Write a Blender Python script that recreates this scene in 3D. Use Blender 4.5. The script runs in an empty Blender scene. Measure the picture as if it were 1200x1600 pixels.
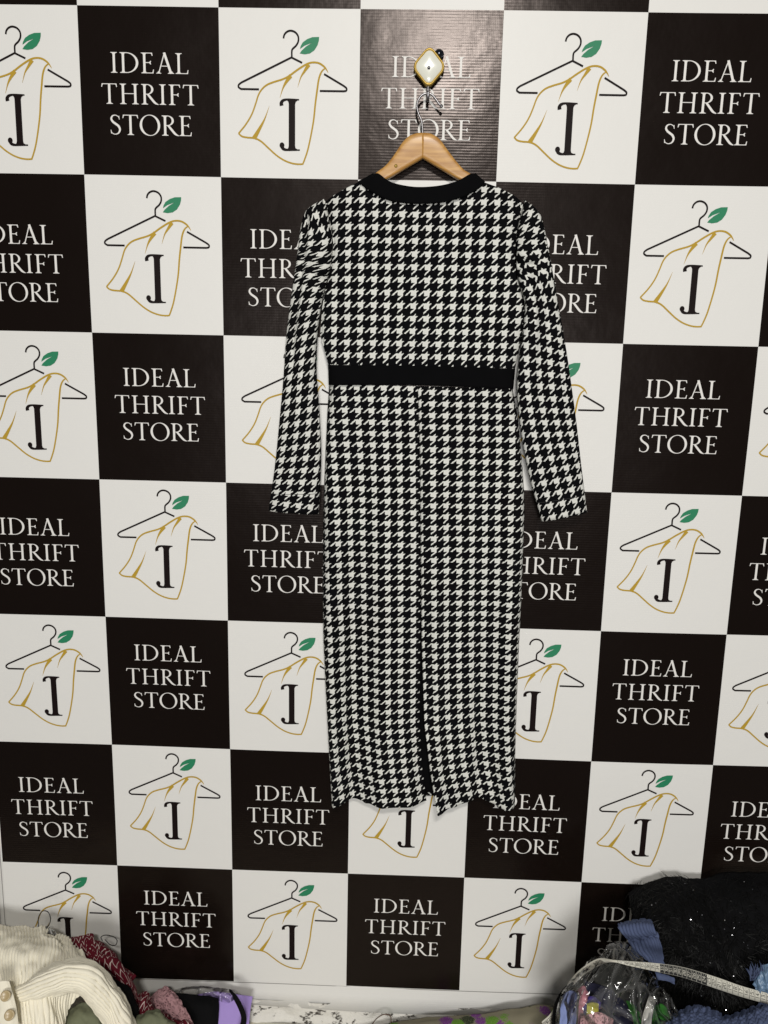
import bpy, bmesh, math, random
from mathutils import Vector, Matrix, noise
from mathutils.geometry import delaunay_2d_cdt

random.seed(7)
S = bpy.context.scene
C = S.collection
PI = math.pi

# ------------------------------------------------------------------ camera
FPX = 1202.0                                    # focal length in photo pixels (1200 x 1600)
ROT = Matrix(((0.9994445, -0.0259617, 0.0208970),
              (0.0252976, 0.1827862, -0.9828272),
              (0.0216962, 0.9828099, 0.1833414)))
CAM = Vector((-0.031747, -1.428916, 1.596592))
cd = bpy.data.cameras.new('camera')
cam = bpy.data.objects.new('camera', cd)
C.objects.link(cam)
cam.matrix_world = Matrix.Translation(CAM) @ ROT.to_4x4()
cd.sensor_fit = 'VERTICAL'
cd.sensor_height = 36.0
cd.lens = FPX / 1600.0 * 36.0
cd.clip_start = 0.05
cd.clip_end = 50
S.camera = cam
S.render.resolution_x, S.render.resolution_y = 768, 1024

# ------------------------------------------------------------------ light
w = bpy.data.worlds.new('World')
S.world = w
w.use_nodes = True
bg = w.node_tree.nodes['Background']
bg.inputs[0].default_value = (0.95, 0.97, 1.0, 1)
bg.inputs[1].default_value = 0.08

def area(name, loc, target, sx, sy, power, col):
    l = bpy.data.lights.new(name, 'AREA')
    l.shape = 'RECTANGLE'
    l.size, l.size_y, l.energy, l.color = sx, sy, power, col
    o = bpy.data.objects.new(name, l)
    C.objects.link(o)
    o.location = loc
    o.rotation_euler = (Vector(target) - Vector(loc)).to_track_quat('-Z', 'Y').to_euler()
    return o
area('ceiling_lamp', (0.10, -3.40, 3.44), (0, 0, 1.1), 0.46, 0.22, 70, (1.0, 0.965, 0.90))
area('room_fill', (0.10, -3.70, 1.55), (0.03, 0, 1.25), 1.0, 0.8, 74, (1.0, 0.985, 0.955))  # added soft fill behind the camera, evens out brightness down the wall

S.view_settings.view_transform = 'Standard'
S.view_settings.look = 'None'
S.view_settings.exposure = 0.0
S.view_settings.gamma = 1.0
S.view_settings.use_curve_mapping = False

# ------------------------------------------------------------------ helpers
def at(x, y, Y=0.0):
    """photo pixel -> point where its ray meets the upright plane at depth Y"""
    d = ROT @ Vector(((x - 600) / FPX, -(y - 800) / FPX, -1.0))
    t = (Y - CAM.y) / d.y
    return CAM + d * t

def interp(pts, x):
    if x <= pts[0][0]: return pts[0][1]
    for (a, b), (c, d) in zip(pts, pts[1:]):
        if x <= c:
            return b + (d - b) * (x - a) / (c - a) if c > a else d
    return pts[-1][1]

def interp_s(pts, x):
    if x <= pts[0][0]: return pts[0][1]
    for (a, b), (c, d) in zip(pts, pts[1:]):
        if x <= c:
            t = (x - a) / (c - a); t = t * t * (3 - 2 * t)
            return b + (d - b) * t
    return pts[-1][1]

def crom(p0, p1, p2, p3, t):
    return 0.5 * ((2 * p1) + (p2 - p0) * t + (2 * p0 - 5 * p1 + 4 * p2 - p3) * t * t + (3 * p1 - p0 - 3 * p2 + p3) * t ** 3)

def spline(pts, n):
    """n points through pts (Vectors, any size), Catmull-Rom"""
    P = [Vector(p) for p in pts]
    P = [2 * P[0] - P[1]] + P + [2 * P[-1] - P[-2]]
    m = len(pts) - 1
    out = []
    for i in range(n):
        f = i / (n - 1) * m
        k = min(int(f), m - 1)
        out.append(crom(P[k], P[k + 1], P[k + 2], P[k + 3], f - k))
    return out

def smooth(a, b, x):
    t = max(0.0, min(1.0, (x - a) / (b - a)))
    return t * t * (3 - 2 * t)

def mesh_obj(name, verts, faces, material, parent=None, uvs=None, smooth_shade=True):
    me = bpy.data.meshes.new(name)
    me.from_pydata([tuple(v) for v in verts], [], faces)
    if uvs:
        ul = me.uv_layers.new(name='UVMap')
        for lp in me.loops:
            ul.data[lp.index].uv = uvs[lp.vertex_index]
    if smooth_shade:
        for p in me.polygons: p.use_smooth = True
    me.materials.append(material)
    me.update()
    o = bpy.data.objects.new(name, me)
    C.objects.link(o)
    if parent: o.parent = parent
    return o

def tag(o, label=None, cat=None, group=None, kind=None):
    if label: o['label'] = label
    if cat: o['category'] = cat
    if group: o['group'] = group
    if kind: o['kind'] = kind
    return o

def thing(name, label, cat, group=None):
    o = bpy.data.objects.new(name, None)
    o.empty_display_size = 0.05
    C.objects.link(o)
    return tag(o, label, cat, group)

def grid_faces(nu, nv, closed=False):
    F = []
    for j in range(nv - 1):
        for i in range(nu if closed else nu - 1):
            a = j * nu + i
            b = j * nu + (i + 1) % nu
            F.append((a, b, b + nu, a + nu))
    return F

def solidify(o, t, offset=-1):
    m = o.modifiers.new('thickness', 'SOLIDIFY')
    m.thickness = t
    m.offset = offset
    return o

def tube(name, path, radius, material, parent=None, seg=10, flat=1.0):
    V, F = [], []
    n = len(path)
    P = [Vector(p) for p in path]
    up = Vector((0.1, 1, 0.05)).normalized()
    for i, p in enumerate(P):
        d = (P[min(i + 1, n - 1)] - P[max(i - 1, 0)]).normalized()
        a = d.cross(up)
        a = a.normalized() if a.length > 1e-5 else Vector((1, 0, 0))
        b = d.cross(a).normalized()
        r = radius(i / (n - 1)) if callable(radius) else radius
        for k in range(seg):
            t = 2 * PI * k / seg
            V.append(p + a * (math.cos(t) * r) + b * (math.sin(t) * r * flat))
    for i in range(n - 1):
        for k in range(seg):
            a = i * seg + k; b = i * seg + (k + 1) % seg
            F.append((a, b, b + seg, a + seg))
    F.append(tuple(range(seg)))
    F.append(tuple((n - 1) * seg + k for k in reversed(range(seg))))
    return mesh_obj(name, V, F, material, parent)

def fbm(x, y, z=0.0, o=3):
    s, a, f = 0.0, 1.0, 1.0
    for _ in range(o):
        s += a * noise.noise(Vector((x * f, y * f, z + 7.3 * f)))
        a *= 0.5; f *= 2.0
    return s

# ------------------------------------------------------------------ materials
class NT:
    def __init__(s, m): s.t = m.node_tree; s.n = s.t.nodes; s.l = s.t.links
    def node(s, typ, **kw):
        q = s.n.new(typ)
        for k, v in kw.items(): setattr(q, k, v)
        return q
    def put(s, sock, v):
        if hasattr(v, 'is_output'): s.l.new(v, sock)
        elif v is not None: sock.default_value = v
    def math(s, op, a, b=None, c=None, clamp=False):
        q = s.node('ShaderNodeMath', operation=op, use_clamp=clamp)
        for i, v in enumerate((a, b, c)): s.put(q.inputs[i], v)
        return q.outputs[0]
    def mix(s, f, a, b):
        q = s.node('ShaderNodeMix', data_type='RGBA')
        s.put(q.inputs[0], f); s.put(q.inputs[6], a); s.put(q.inputs[7], b)
        return q.outputs[2]
    def noise(s, vec, scale, detail=3, rough=0.5):
        q = s.node('ShaderNodeTexNoise')
        if vec is not None: s.l.new(vec, q.inputs['Vector'])
        q.inputs['Scale'].default_value = scale
        q.inputs['Detail'].default_value = detail
        q.inputs['Roughness'].default_value = rough
        return q.outputs[0]
    def ramp(s, f, a, b):
        q = s.node('ShaderNodeMapRange', interpolation_type='SMOOTHSTEP')
        s.put(q.inputs[0], f); q.inputs[1].default_value = a; q.inputs[2].default_value = b
        return q.outputs[0]
    def bump(s, h, strength, dist, normal=None):
        q = s.node('ShaderNodeBump')
        q.inputs['Strength'].default_value = strength
        q.inputs['Distance'].default_value = dist
        s.l.new(h, q.inputs['Height'])
        if normal is not None: s.l.new(normal, q.inputs['Normal'])
        return q.outputs[0]

def new_mat(name, col=(0.5, 0.5, 0.5), rough=0.8, spec=0.5, metal=0.0):
    m = bpy.data.materials.new(name)
    m.use_nodes = True
    b = m.node_tree.nodes['Principled BSDF']
    b.inputs['Base Color'].default_value = (*col, 1)
    b.inputs['Roughness'].default_value = rough
    b.inputs['Specular IOR Level'].default_value = spec
    b.inputs['Metallic'].default_value = metal
    return m, NT(m), b

def cloth_mat(name, col, var=0.12, rough=0.9, weave=900, bump=0.25, sheen=0.0, spec=0.2):
    m, t, b = new_mat(name, col, rough, spec)
    co = t.node('ShaderNodeTexCoord').outputs['Object']
    n = t.noise(co, 35, 4, 0.6)
    d = tuple(c * (1 - var) for c in col); e = tuple(min(1, c * (1 + var)) for c in col)
    t.l.new(t.mix(n, (*d, 1), (*e, 1)), b.inputs['Base Color'])
    f = t.noise(co, weave, 2, 0.6)
    t.l.new(t.bump(f, bump, 0.0008), b.inputs['Normal'])
    b.inputs['Sheen Weight'].default_value = sheen
    return m

def banner_mat(name, col, rough, spec):
    m, t, b = new_mat(name, col, rough, spec)
    co = t.node('ShaderNodeTexCoord').outputs['Object']
    sep = t.node('ShaderNodeSeparateXYZ'); t.l.new(co, sep.inputs[0])
    # woven scrim of the vinyl: fine level ribs, weaker upright ones, drifting in strength
    wob = t.noise(co, 14, 3)
    z = t.math('ADD', t.math('MULTIPLY', sep.outputs[2], 2 * PI / 0.0046), t.math('MULTIPLY', wob, 2.0))
    x = t.math('MULTIPLY', sep.outputs[0], 2 * PI / 0.0031)
    ribs = t.math('ADD', t.math('SINE', z), t.math('MULTIPLY', t.math('SINE', x), 0.12))
    amt = t.ramp(t.noise(co, 4.5, 3), 0.25, 0.75)
    h = t.math('MULTIPLY', ribs, t.math('ADD', 0.35, amt))
    n1 = t.bump(h, 0.16, 0.00013)
    cre = t.noise(co, 9, 4, 0.55)
    n2 = t.bump(cre, 0.35, 0.004, n1)
    t.l.new(n2, b.inputs['Normal'])
    sm = t.noise(co, 3.1, 5, 0.6)
    t.l.new(t.math('MULTIPLY_ADD', sm, 0.16, rough - 0.08), b.inputs['Roughness'])
    # faint handling marks
    v = t.noise(co, 60, 5, 0.7)
    mk = t.ramp(v, 0.72, 0.86)
    e = tuple(min(1, c * 0.93 + 0.012) for c in col)
    t.l.new(t.mix(mk, (*col, 1), (*e, 1)), b.inputs['Base Color'])
    return m

M = {}
M['vinyl_white'] = banner_mat('vinyl_white', (0.725, 0.715, 0.690), 0.46, 0.30)
M['vinyl_dark'] = banner_mat('vinyl_dark', (0.0062, 0.0038, 0.0029), 0.23, 0.225)
M['vinyl_dark'].node_tree.nodes['Principled BSDF'].inputs['Specular Tint'].default_value = (1.0, 0.87, 0.83, 1)
M['print_white'] = new_mat('print_white', (0.74, 0.72, 0.69), 0.5, 0.3)[0]
M['print_brown'] = new_mat('print_brown', (0.009, 0.005, 0.005), 0.5, 0.08)[0]
M['print_gold'] = new_mat('print_gold', (0.44, 0.285, 0.035), 0.5, 0.1)[0]
M['print_green'] = new_mat('print_green', (0.018, 0.20, 0.095), 0.5, 0.3)[0]
M['print_grey'] = new_mat('print_grey', (0.25, 0.24, 0.23), 0.5, 0.3)[0]

def houndstooth():
    m, t, b = new_mat('houndstooth_knit', (0.5, 0.5, 0.5), 0.9, 0.06)
    uv = t.node('ShaderNodeTexCoord').outputs['UV']
    jit = t.node('ShaderNodeTexNoise'); t.l.new(uv, jit.inputs['Vector']); jit.inputs['Scale'].default_value = 420
    jit.inputs['Detail'].default_value = 1
    sep = t.node('ShaderNodeSeparateXYZ'); t.l.new(uv, sep.inputs[0])
    js = t.node('ShaderNodeSeparateXYZ'); t.l.new(jit.outputs['Color'], js.inputs[0])
    x = t.math('ADD', t.math('DIVIDE', sep.outputs[0], 0.0226), t.math('MULTIPLY_ADD', js.outputs[0], 0.10, -0.05))
    y = t.math('ADD', t.math('DIVIDE', sep.outputs[1], 0.0212), t.math('MULTIPLY_ADD', js.outputs[1], 0.10, -0.05))
    wx = t.math('LESS_THAN', t.math('FRACT', x), 0.415)
    wy = t.math('LESS_THAN', t.math('FRACT', y), 0.415)
    d = t.math('MULTIPLY', t.math('SUBTRACT', x, y), 2.0)
    fd = t.math('FRACT', t.math('ADD', d, 0.5))
    # where the two yarns cross, the twill decides which shows
    both = t.math('MULTIPLY', wx, wy)
    a = t.math('MULTIPLY', t.math('MULTIPLY', t.math('GREATER_THAN', fd, 0.08), t.math('LESS_THAN', fd, 0.375)), wx)
    c = t.math('MULTIPLY', t.math('MULTIPLY', t.math('GREATER_THAN', fd, 0.58), t.math('LESS_THAN', fd, 0.875)), wy)
    wht = t.math('MAXIMUM', both, t.math('MAXIMUM', a, c))
    g = t.noise(uv, 1500, 2, 0.7)
    wc = t.mix(g, (0.58, 0.58, 0.545, 1), (0.76, 0.76, 0.71, 1))
    bc = t.mix(g, (0.0015, 0.0015, 0.002, 1), (0.0045, 0.0045, 0.0055, 1))
    t.l.new(t.mix(wht, bc, wc), b.inputs['Base Color'])
    wl = t.math('MULTIPLY', t.math('SINE', t.math('MULTIPLY', sep.outputs[0], 2 * PI / 0.0011)),
                t.math('SINE', t.math('MULTIPLY', sep.outputs[1], 2 * PI / 0.0011)))
    n1 = t.bump(wl, 0.25, 0.0003)
    big = t.noise(uv, 26, 3, 0.5)
    n2 = t.bump(big, 0.30, 0.006, n1)
    t.l.new(n2, b.inputs['Normal'])
    return m
M['hound'] = houndstooth()
M['black_trim'] = cloth_mat('black_trim', (0.0028, 0.0028, 0.0032), 0.2, 0.92, 1200, 0.2, 0.0, 0.05)
M['thread'] = new_mat('thread', (0.02, 0.02, 0.02), 0.8)[0]

def wood():
    m, t, b = new_mat('varnished_wood', (0.5, 0.3, 0.12), 0.42, 0.4)
    co = t.node('ShaderNodeTexCoord').outputs['UV']
    mp = t.node('ShaderNodeMapping'); t.l.new(co, mp.inputs[0]); mp.inputs['Scale'].default_value = (9, 120, 1)
    n = t.noise(mp.outputs[0], 1.0, 5, 0.65)
    mp2 = t.node('ShaderNodeMapping'); t.l.new(co, mp2.inputs[0]); mp2.inputs['Scale'].default_value = (40, 60, 1)
    k = t.noise(mp2.outputs[0], 1.0, 4, 0.6)
    c = t.mix(t.ramp(n, 0.3, 0.7), (0.36, 0.165, 0.036, 1), (0.56, 0.31, 0.088, 1))
    c2 = t.mix(t.ramp(k, 0.62, 0.8), c, (0.30, 0.14, 0.04, 1))
    t.l.new(c2, b.inputs['Base Color'])
    t.l.new(t.bump(n, 0.15, 0.0006), b.inputs['Normal'])
    b.inputs['Coat Weight'].default_value = 0.15
    b.inputs['Coat Roughness'].default_value = 0.2
    return m
M['wood'] = wood()
M['chrome'] = new_mat('chrome', (0.30, 0.29, 0.30), 0.38, 0.5, 1.0)[0]
M['dark_chrome'] = new_mat('dark_chrome', (0.10, 0.11, 0.14), 0.15, 0.5, 1.0)[0]
M['gold'] = new_mat('gold', (0.50, 0.33, 0.07), 0.42, 0.5, 0.55)[0]
M['pearl'] = new_mat('pearl', (0.70, 0.70, 0.62), 0.18, 0.5)[0]

def plaster():
    m, t, b = new_mat('chipped_plaster', (0.6, 0.58, 0.53), 0.9, 0.2)
    co = t.node('ShaderNodeTexCoord').outputs['Object']
    mp = t.node('ShaderNodeMapping'); t.l.new(co, mp.inputs[0]); mp.inputs['Scale'].default_value = (1, 1, 1.7)
    a = t.noise(mp.outputs[0], 42, 7, 0.72)
    c = t.noise(mp.outputs[0], 9, 4, 0.6)
    chips = t.ramp(t.math('ADD', a, t.math('MULTIPLY', c, 0.5)), 0.82, 0.88)
    base = t.mix(t.noise(mp.outputs[0], 20, 5, 0.6), (0.62, 0.60, 0.55, 1), (0.84, 0.82, 0.77, 1))
    t.l.new(t.mix(chips, base, (0.075, 0.065, 0.055, 1)), b.inputs['Base Color'])
    t.l.new(t.bump(t.math('SUBTRACT', a, t.math('MULTIPLY', chips, 0.4)), 0.8, 0.006), b.inputs['Normal'])
    return m
M['plaster'] = plaster()
M['wall'] = cloth_mat('wall_paint', (0.52, 0.50, 0.46), 0.06, 0.85, 200, 0.3)

# ------------------------------------------------------------------ wall and ledge (the setting)
def box(name, x0, x1, y0, y1, z0, z1, material, parent=None, nx=1, nz=1, rough=0.0):
    bm = bmesh.new()
    bmesh.ops.create_cube(bm, size=1)
    for v in bm.verts:
        v.co = Vector(((x0 + x1) / 2 + v.co.x * (x1 - x0), (y0 + y1) / 2 + v.co.y * (y1 - y0), (z0 + z1) / 2 + v.co.z * (z1 - z0)))
    me = bpy.data.meshes.new(name); bm.to_mesh(me); bm.free()
    me.materials.append(material)
    o = bpy.data.objects.new(name, me); C.objects.link(o)
    if parent: o.parent = parent
    return o
tag(box('wall', -1.6, 1.5, 0.0, 0.12, -0.1, 2.9, M['wall']), kind='structure')
LEDGE = 0.214
led = box('ledge', -1.4, 1.4, -0.62, -0.016, 0.08, LEDGE, cloth_mat('ledge_paint', (0.60, 0.56, 0.46), 0.15, 0.8, 60, 0.5))
tag(led, kind='structure')
# rough strip of old plaster between banner and ledge: uneven face
nx, nz = 220, 14
V = []
for j in range(nz):
    for i in range(nx):
        x = -0.95 + 1.95 * i / (nx - 1); z = 0.19 + 0.075 * j / (nz - 1)
        V.append((x, -0.010 - 0.006 * fbm(x * 22, z * 40, 3.1, 4) - (0.004 if z < 0.222 + 0.006 * fbm(x * 9, 0.3) else 0), z))
tag(mesh_obj('skirting', V, grid_faces(nx, nz), M['plaster']), kind='structure')

# ------------------------------------------------------------------ banner
CW, CH, ZB = 0.24, 0.26987, 0.30               # one printed square; height of the lowest row line
def row_z(j): return ZB + CH * (7 - (j if j < 6 else 6 + (j - 6) * 0.98))
def col_x(i): return CW * (i - 2.5)
def sag(x, z):
    return (0.0016 * math.sin(x * 9.1 + 0.7) * math.cos(z * 3.3) + 0.0013 * math.sin(z * 8.3 + x * 2.2)
            + 0.010 * smooth(0.30, 0.235, z) * (0.45 + 0.55 * math.sin(x * 7.5 + 2.0)))
def on_banner(i, j, off):
    x, z = col_x(i), row_z(j)
    return Vector((x, -0.0065 - sag(x, z) - off, z))

banner = thing('banner', 'large checkered vinyl banner of black lettered and white logo squares covering the wall', 'banner')
def banner_patch(name, i0, i1, j0, j1, n, m, material, off, parent):
    V = [on_banner(i0 + (i1 - i0) * a / n, j0 + (j1 - j0) * b / m, off) for b in range(m + 1) for a in range(n + 1)]
    F = [(q[0], q[3], q[2], q[1]) for q in grid_faces(n + 1, m + 1)]
    return mesh_obj(name, V, F, material, parent)
bk = banner_patch('backing_sheet', -1.10, 6.1, -1.05, 7.21, 58, 66, M['vinyl_white'], 0.0, banner)
solidify(bk, 0.0006)
# printed hair lines along the margin
for a0, a1, b0, b1 in ((-1.022, -1.016, 0, 7.1), (-1.062, -1.056, 0, 7.1), (-1.0, 6.0, 7.004, 7.010)):
    banner_patch('margin_line', a0, a1, b0, b1, 2 if a1 - a0 < 1 else 60, 60 if b1 - b0 > 1 else 1, M['print_grey'], 0.0006, banner)

# --- flat print shapes in square units (a right, b down), unions made by a constrained triangulation
def union(polys):
    V, F = [], []
    for p in polys:
        k = len(V)
        V += [Vector((q[0], q[1])) for q in p]
        F.append(list(range(k, k + len(p))))
    area2 = lambda f: sum(V[f[i]].x * V[f[(i + 1) % len(f)]].y - V[f[(i + 1) % len(f)]].x * V[f[i]].y for i in range(len(f)))
    F = [f if area2(f) > 0 else f[::-1] for f in F]
    r = delaunay_2d_cdt(V, [], F, 0, 1e-5)
    keep = [tuple(f) for f, o in zip(r[2], r[5]) if len(o)]
    return [tuple(v) for v in r[0]], keep

def stroke(pts, width, n=None, closed=False):
    """quads along a smooth path; width a number or a list along the path"""
    P = spline([Vector(p) for p in pts], n) if n else [Vector(p) for p in pts]
    m = len(P)
    L, R = [], []
    for i, p in enumerate(P):
        d = (P[min(i + 1, m - 1)] - P[max(i - 1, 0)]).normalized()
        nrm = Vector((-d.y, d.x))
        if isinstance(width, (int, float)): wd = width
        else:
            f = i / (m - 1) * (len(width) - 1); k = min(int(f), len(width) - 2)
            wd = width[k] + (width[k + 1] - width[k]) * (f - k)
        L.append(p + nrm * wd / 2); R.append(p - nrm * wd / 2)
    return [[R[i], R[i + 1], L[i + 1], L[i]] for i in range(m - 1)]

def disc(c, r, n=14):
    return [[(c[0] + r * math.cos(2 * PI * k / n), c[1] + r * math.sin(2 * PI * k / n)) for k in range(n)]]

SW, TH = 0.096, 0.036
def rect(x0, y0, x1, y1): return [(x0, y0), (x1, y0), (x1, y1), (x0, y1)]
def serif(x, y, s, wd=SW, half=0.135):
    h = wd / 2
    return [(x - half, y), (x + half, y), (x + half, y + s * 0.022), (x + h + 0.02, y + s * 0.05), (x + h, y + s * 0.11),
            (x - h, y + s * 0.11), (x - h - 0.02, y + s * 0.05), (x - half, y + s * 0.022)]
def stem(x, y0=0.0, y1=1.0, top=True, bot=True, wd=SW):
    p = [rect(x - wd / 2, y0, x + wd / 2, y1)]
    if bot: p.append(serif(x, y0, 1, wd))
    if top: p.append(serif(x, y1, -1, wd))
    return p
def ring(cx, cy, rx, ry, tx, ty, a0=0, a1=360, n=40, skew=0.0):
    out = []
    for k in range(n):
        q = []
        for kk, (fx, fy) in ((k, (rx, ry)), (k + 1, (rx, ry)), (k + 1, (rx - tx, ry - ty)), (k, (rx - tx, ry - ty))):
            t = math.radians(a0 + (a1 - a0) * kk / n)
            ox = 0 if fx == rx else skew
            q.append((cx + fx * math.cos(t), cy + fy * math.sin(t) + (ox * -math.cos(t))))
        out.append(q)
    return out
def arm(x0, x1, y, up, th=TH, h=0.13):
    """thin level arm with a flared end; up = +1 flare upward, -1 downward, 0 both"""
    p = [rect(x0, y - th / 2, x1, y + th / 2)]
    if up >= 0: p.append([(x1 - 0.09, y), (x1, y), (x1 + 0.02, y + h), (x1 - 0.012, y + h), (x1 - 0.035, y + 0.045)])
    if up <= 0: p.append([(x1 - 0.09, y), (x1 - 0.035, y - 0.045), (x1 - 0.012, y - h), (x1 + 0.02, y - h), (x1, y)])
    return p
G = {}
G['I'] = (stem(0.17), 0.34)
G['L'] = (stem(0.17) + arm(0.17, 0.55, TH / 2, 1, h=0.17), 0.58)
G['E'] = (stem(0.17) + arm(0.17, 0.50, 1 - TH / 2, -1) + arm(0.17, 0.43, 0.52, 0, h=0.085) + arm(0.17, 0.54, TH / 2, 1, h=0.17), 0.60)
G['F'] = (stem(0.17) + arm(0.17, 0.50, 1 - TH / 2, -1) + arm(0.17, 0.43, 0.50, 0, h=0.085), 0.55)
tl = arm(0.35, 0.66, 1 - TH / 2, -1, h=0.15)
G['T'] = (stem(0.35, top=False) + tl + [[(0.70 - x, y) for x, y in p] for p in tl], 0.70)
G['H'] = (stem(0.17) + stem(0.68) + [rect(0.17, 0.50, 0.68, 0.50 + TH)], 0.85)
G['D'] = (stem(0.17, bot=True) + ring(0.30, 0.5, 0.50, 0.5, 0.10, 0.036, -90, 90, 28) + [rect(0.05, 0.96, 0.301, 1.0), rect(0.05, 0, 0.301, 0.04)], 0.84)
G['O'] = (ring(0.44, 0.5, 0.43, 0.525, 0.10, 0.036, 0, 360, 48, 0.03), 0.88)
G['R'] = (stem(0.17) + ring(0.27, 0.745, 0.27, 0.255, 0.09, 0.034, -90, 90, 20) + [rect(0.05, 0.962, 0.271, 1.0), rect(0.17, 0.49, 0.271, 0.528)]
          + stroke([(0.30, 0.51), (0.44, 0.30), (0.60, 0.08), (0.74, 0.0)], [0.085, 0.098, 0.095, 0.03], 12), 0.70)
G['A'] = (stroke([(0.115, 0.0), (0.365, 1.0)], 0.042) + stroke([(0.355, 1.02), (0.63, 0.0)], 0.10)
          + [rect(0.19, 0.345, 0.54, 0.345 + TH), serif(0.115, 0, 1, 0.05, 0.105), serif(0.625, 0, 1, 0.11, 0.13)], 0.74)
G['S'] = (stroke([(0.43, 0.80), (0.39, 0.90), (0.28, 0.972), (0.15, 0.935), (0.095, 0.79), (0.16, 0.645), (0.27, 0.545), (0.39, 0.43), (0.445, 0.26),
                  (0.38, 0.085), (0.235, 0.025), (0.11, 0.09), (0.07, 0.21)],
                 [0.022, 0.034, 0.038, 0.06, 0.078, 0.094, 0.102, 0.098, 0.08, 0.06, 0.038, 0.034, 0.022], 44)
          + [[(0.42, 0.76), (0.445, 0.76), (0.43, 0.95), (0.405, 0.93)], [(0.055, 0.24), (0.08, 0.24), (0.10, 0.07), (0.07, 0.05)]], 0.52)

def lettering():
    polys = []
    cap, WX = 0.0325, 1.27
    for word, b, wid in (('IDEAL', 0.388, 0.562), ('THRIFT', 0.572, 0.705), ('STORE', 0.756, 0.603)):
        adv = sum(G[c][1] * WX for c in word)
        target = wid * CW / cap
        tr = (target - adv) / (len(word) - 1)
        x = -target / 2
        for c in word:
            for p in G[c][0]:
                polys.append([(0.508 + (x + q[0] * WX) * cap / CW, b - q[1] * cap / CH) for q in p])
            x += G[c][1] * WX + tr
    return union(polys)

def Z(pts):                                     # logo points measured on one square -> square units
    out = []
    for x, y in pts:
        b = (y - 70) / 1320.0
        out.append(((x - (10 + 20 * b)) / (1102 - 38 * b), 0.12 + (b - 0.12) * 0.99))
    return out
def zw(*a): return [v / 1090.0 for v in a]
LOGO = {}
hw = 13 / 1090
LOGO['hanger_print'] = ('print_brown', union(
    stroke(Z([(515, 292), (522, 264), (543, 241), (573, 233), (607, 245), (629, 275), (630, 313), (613, 346), (589, 369), (580, 388), (580, 440)]), hw, 40)
    + stroke(Z([(580, 436), (188, 638)]), hw) + stroke(Z([(188, 638), (168, 656), (166, 674), (186, 689)]), hw, 14) + stroke(Z([(184, 689), (325, 689)]), hw)
    + stroke(Z([(578, 438), (660, 478)]), hw) + stroke(Z([(830, 563), (984, 654)]), hw) + stroke(Z([(984, 654), (1004, 672), (1002, 690), (984, 695)]), hw, 14)
    + stroke(Z([(986, 695), (797, 695)]), hw)))
LOGO['cloth_print'] = ('print_gold', union(
    stroke(Z([(167, 1041), (225, 965), (270, 885), (300, 800), (320, 735), (346, 690), (385, 654), (440, 630), (510, 607), (560, 580), (620, 535), (690, 490), (740, 474), (790, 479), (830, 505), (850, 530), (862, 552)]), zw(11, 11, 11, 12, 12, 13, 12, 13, 3), 60)
    + stroke(Z([(842, 515), (812, 543), (790, 600), (775, 700), (762, 800), (750, 920), (730, 1040), (705, 1160), (682, 1235), (665, 1280)]), zw(8, 13, 14, 13, 12, 12, 11), 44)
    + stroke(Z([(166, 1038), (190, 1062), (230, 1072), (290, 1077), (340, 1100), (400, 1155), (460, 1210), (520, 1250), (580, 1273), (630, 1280), (668, 1278)]), zw(11, 12, 11, 11), 44)
    + stroke(Z([(712, 490), (680, 540), (650, 590), (625, 670)]), zw(30, 18, 9, 1), 16)
    + stroke(Z([(572, 578), (535, 630), (510, 680), (487, 755)]), zw(30, 20, 10, 1), 16)
    + stroke(Z([(287, 1078), (330, 1000), (370, 920), (405, 820)]), zw(34, 22, 10, 1), 16)))
LOGO['leaf_print'] = ('print_green', union([Z([(792, 278), (740, 280), (700, 295), (665, 320), (648, 350), (643, 372), (680, 345), (738, 322), (690, 352), (655, 385), (641, 406), (680, 412), (720, 405), (755, 380), (780, 340), (790, 305)])]))
LOGO['letter_print'] = ('print_brown', union(
    [Z([(556, 764), (606, 764), (606, 1168), (556, 1168)])]
    + stroke(Z([(501, 815), (499, 794), (512, 774), (545, 765), (600, 765), (637, 766)]), zw(30, 28, 20, 13, 11, 9), 20)
    + stroke(Z([(503, 1124), (506, 1146), (522, 1162), (560, 1167), (643, 1166)]), zw(24, 26, 20, 13, 9), 20)
    + disc(Z([(504, 1130)])[0], 0.018)
    + [Z([(538, 766), (558, 766), (558, 806), (552, 782)]), Z([(604, 766), (632, 767), (612, 782), (604, 806)]),
       Z([(534, 1167), (552, 1152), (558, 1126), (558, 1168)]), Z([(604, 1126), (610, 1152), (634, 1166), (604, 1168)])]))
LET = lettering()

def flat_print(name, shape, i, j, material, parent, off=0.0013):
    V = [on_banner(i + a, j + b, off) for a, b in shape[0]]
    F = [f[::-1] if (V[f[1]] - V[f[0]]).cross(V[f[2]] - V[f[0]]).y > 0 else f for f in shape[1]]
    return mesh_obj(name, V, F, material, parent)
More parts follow.
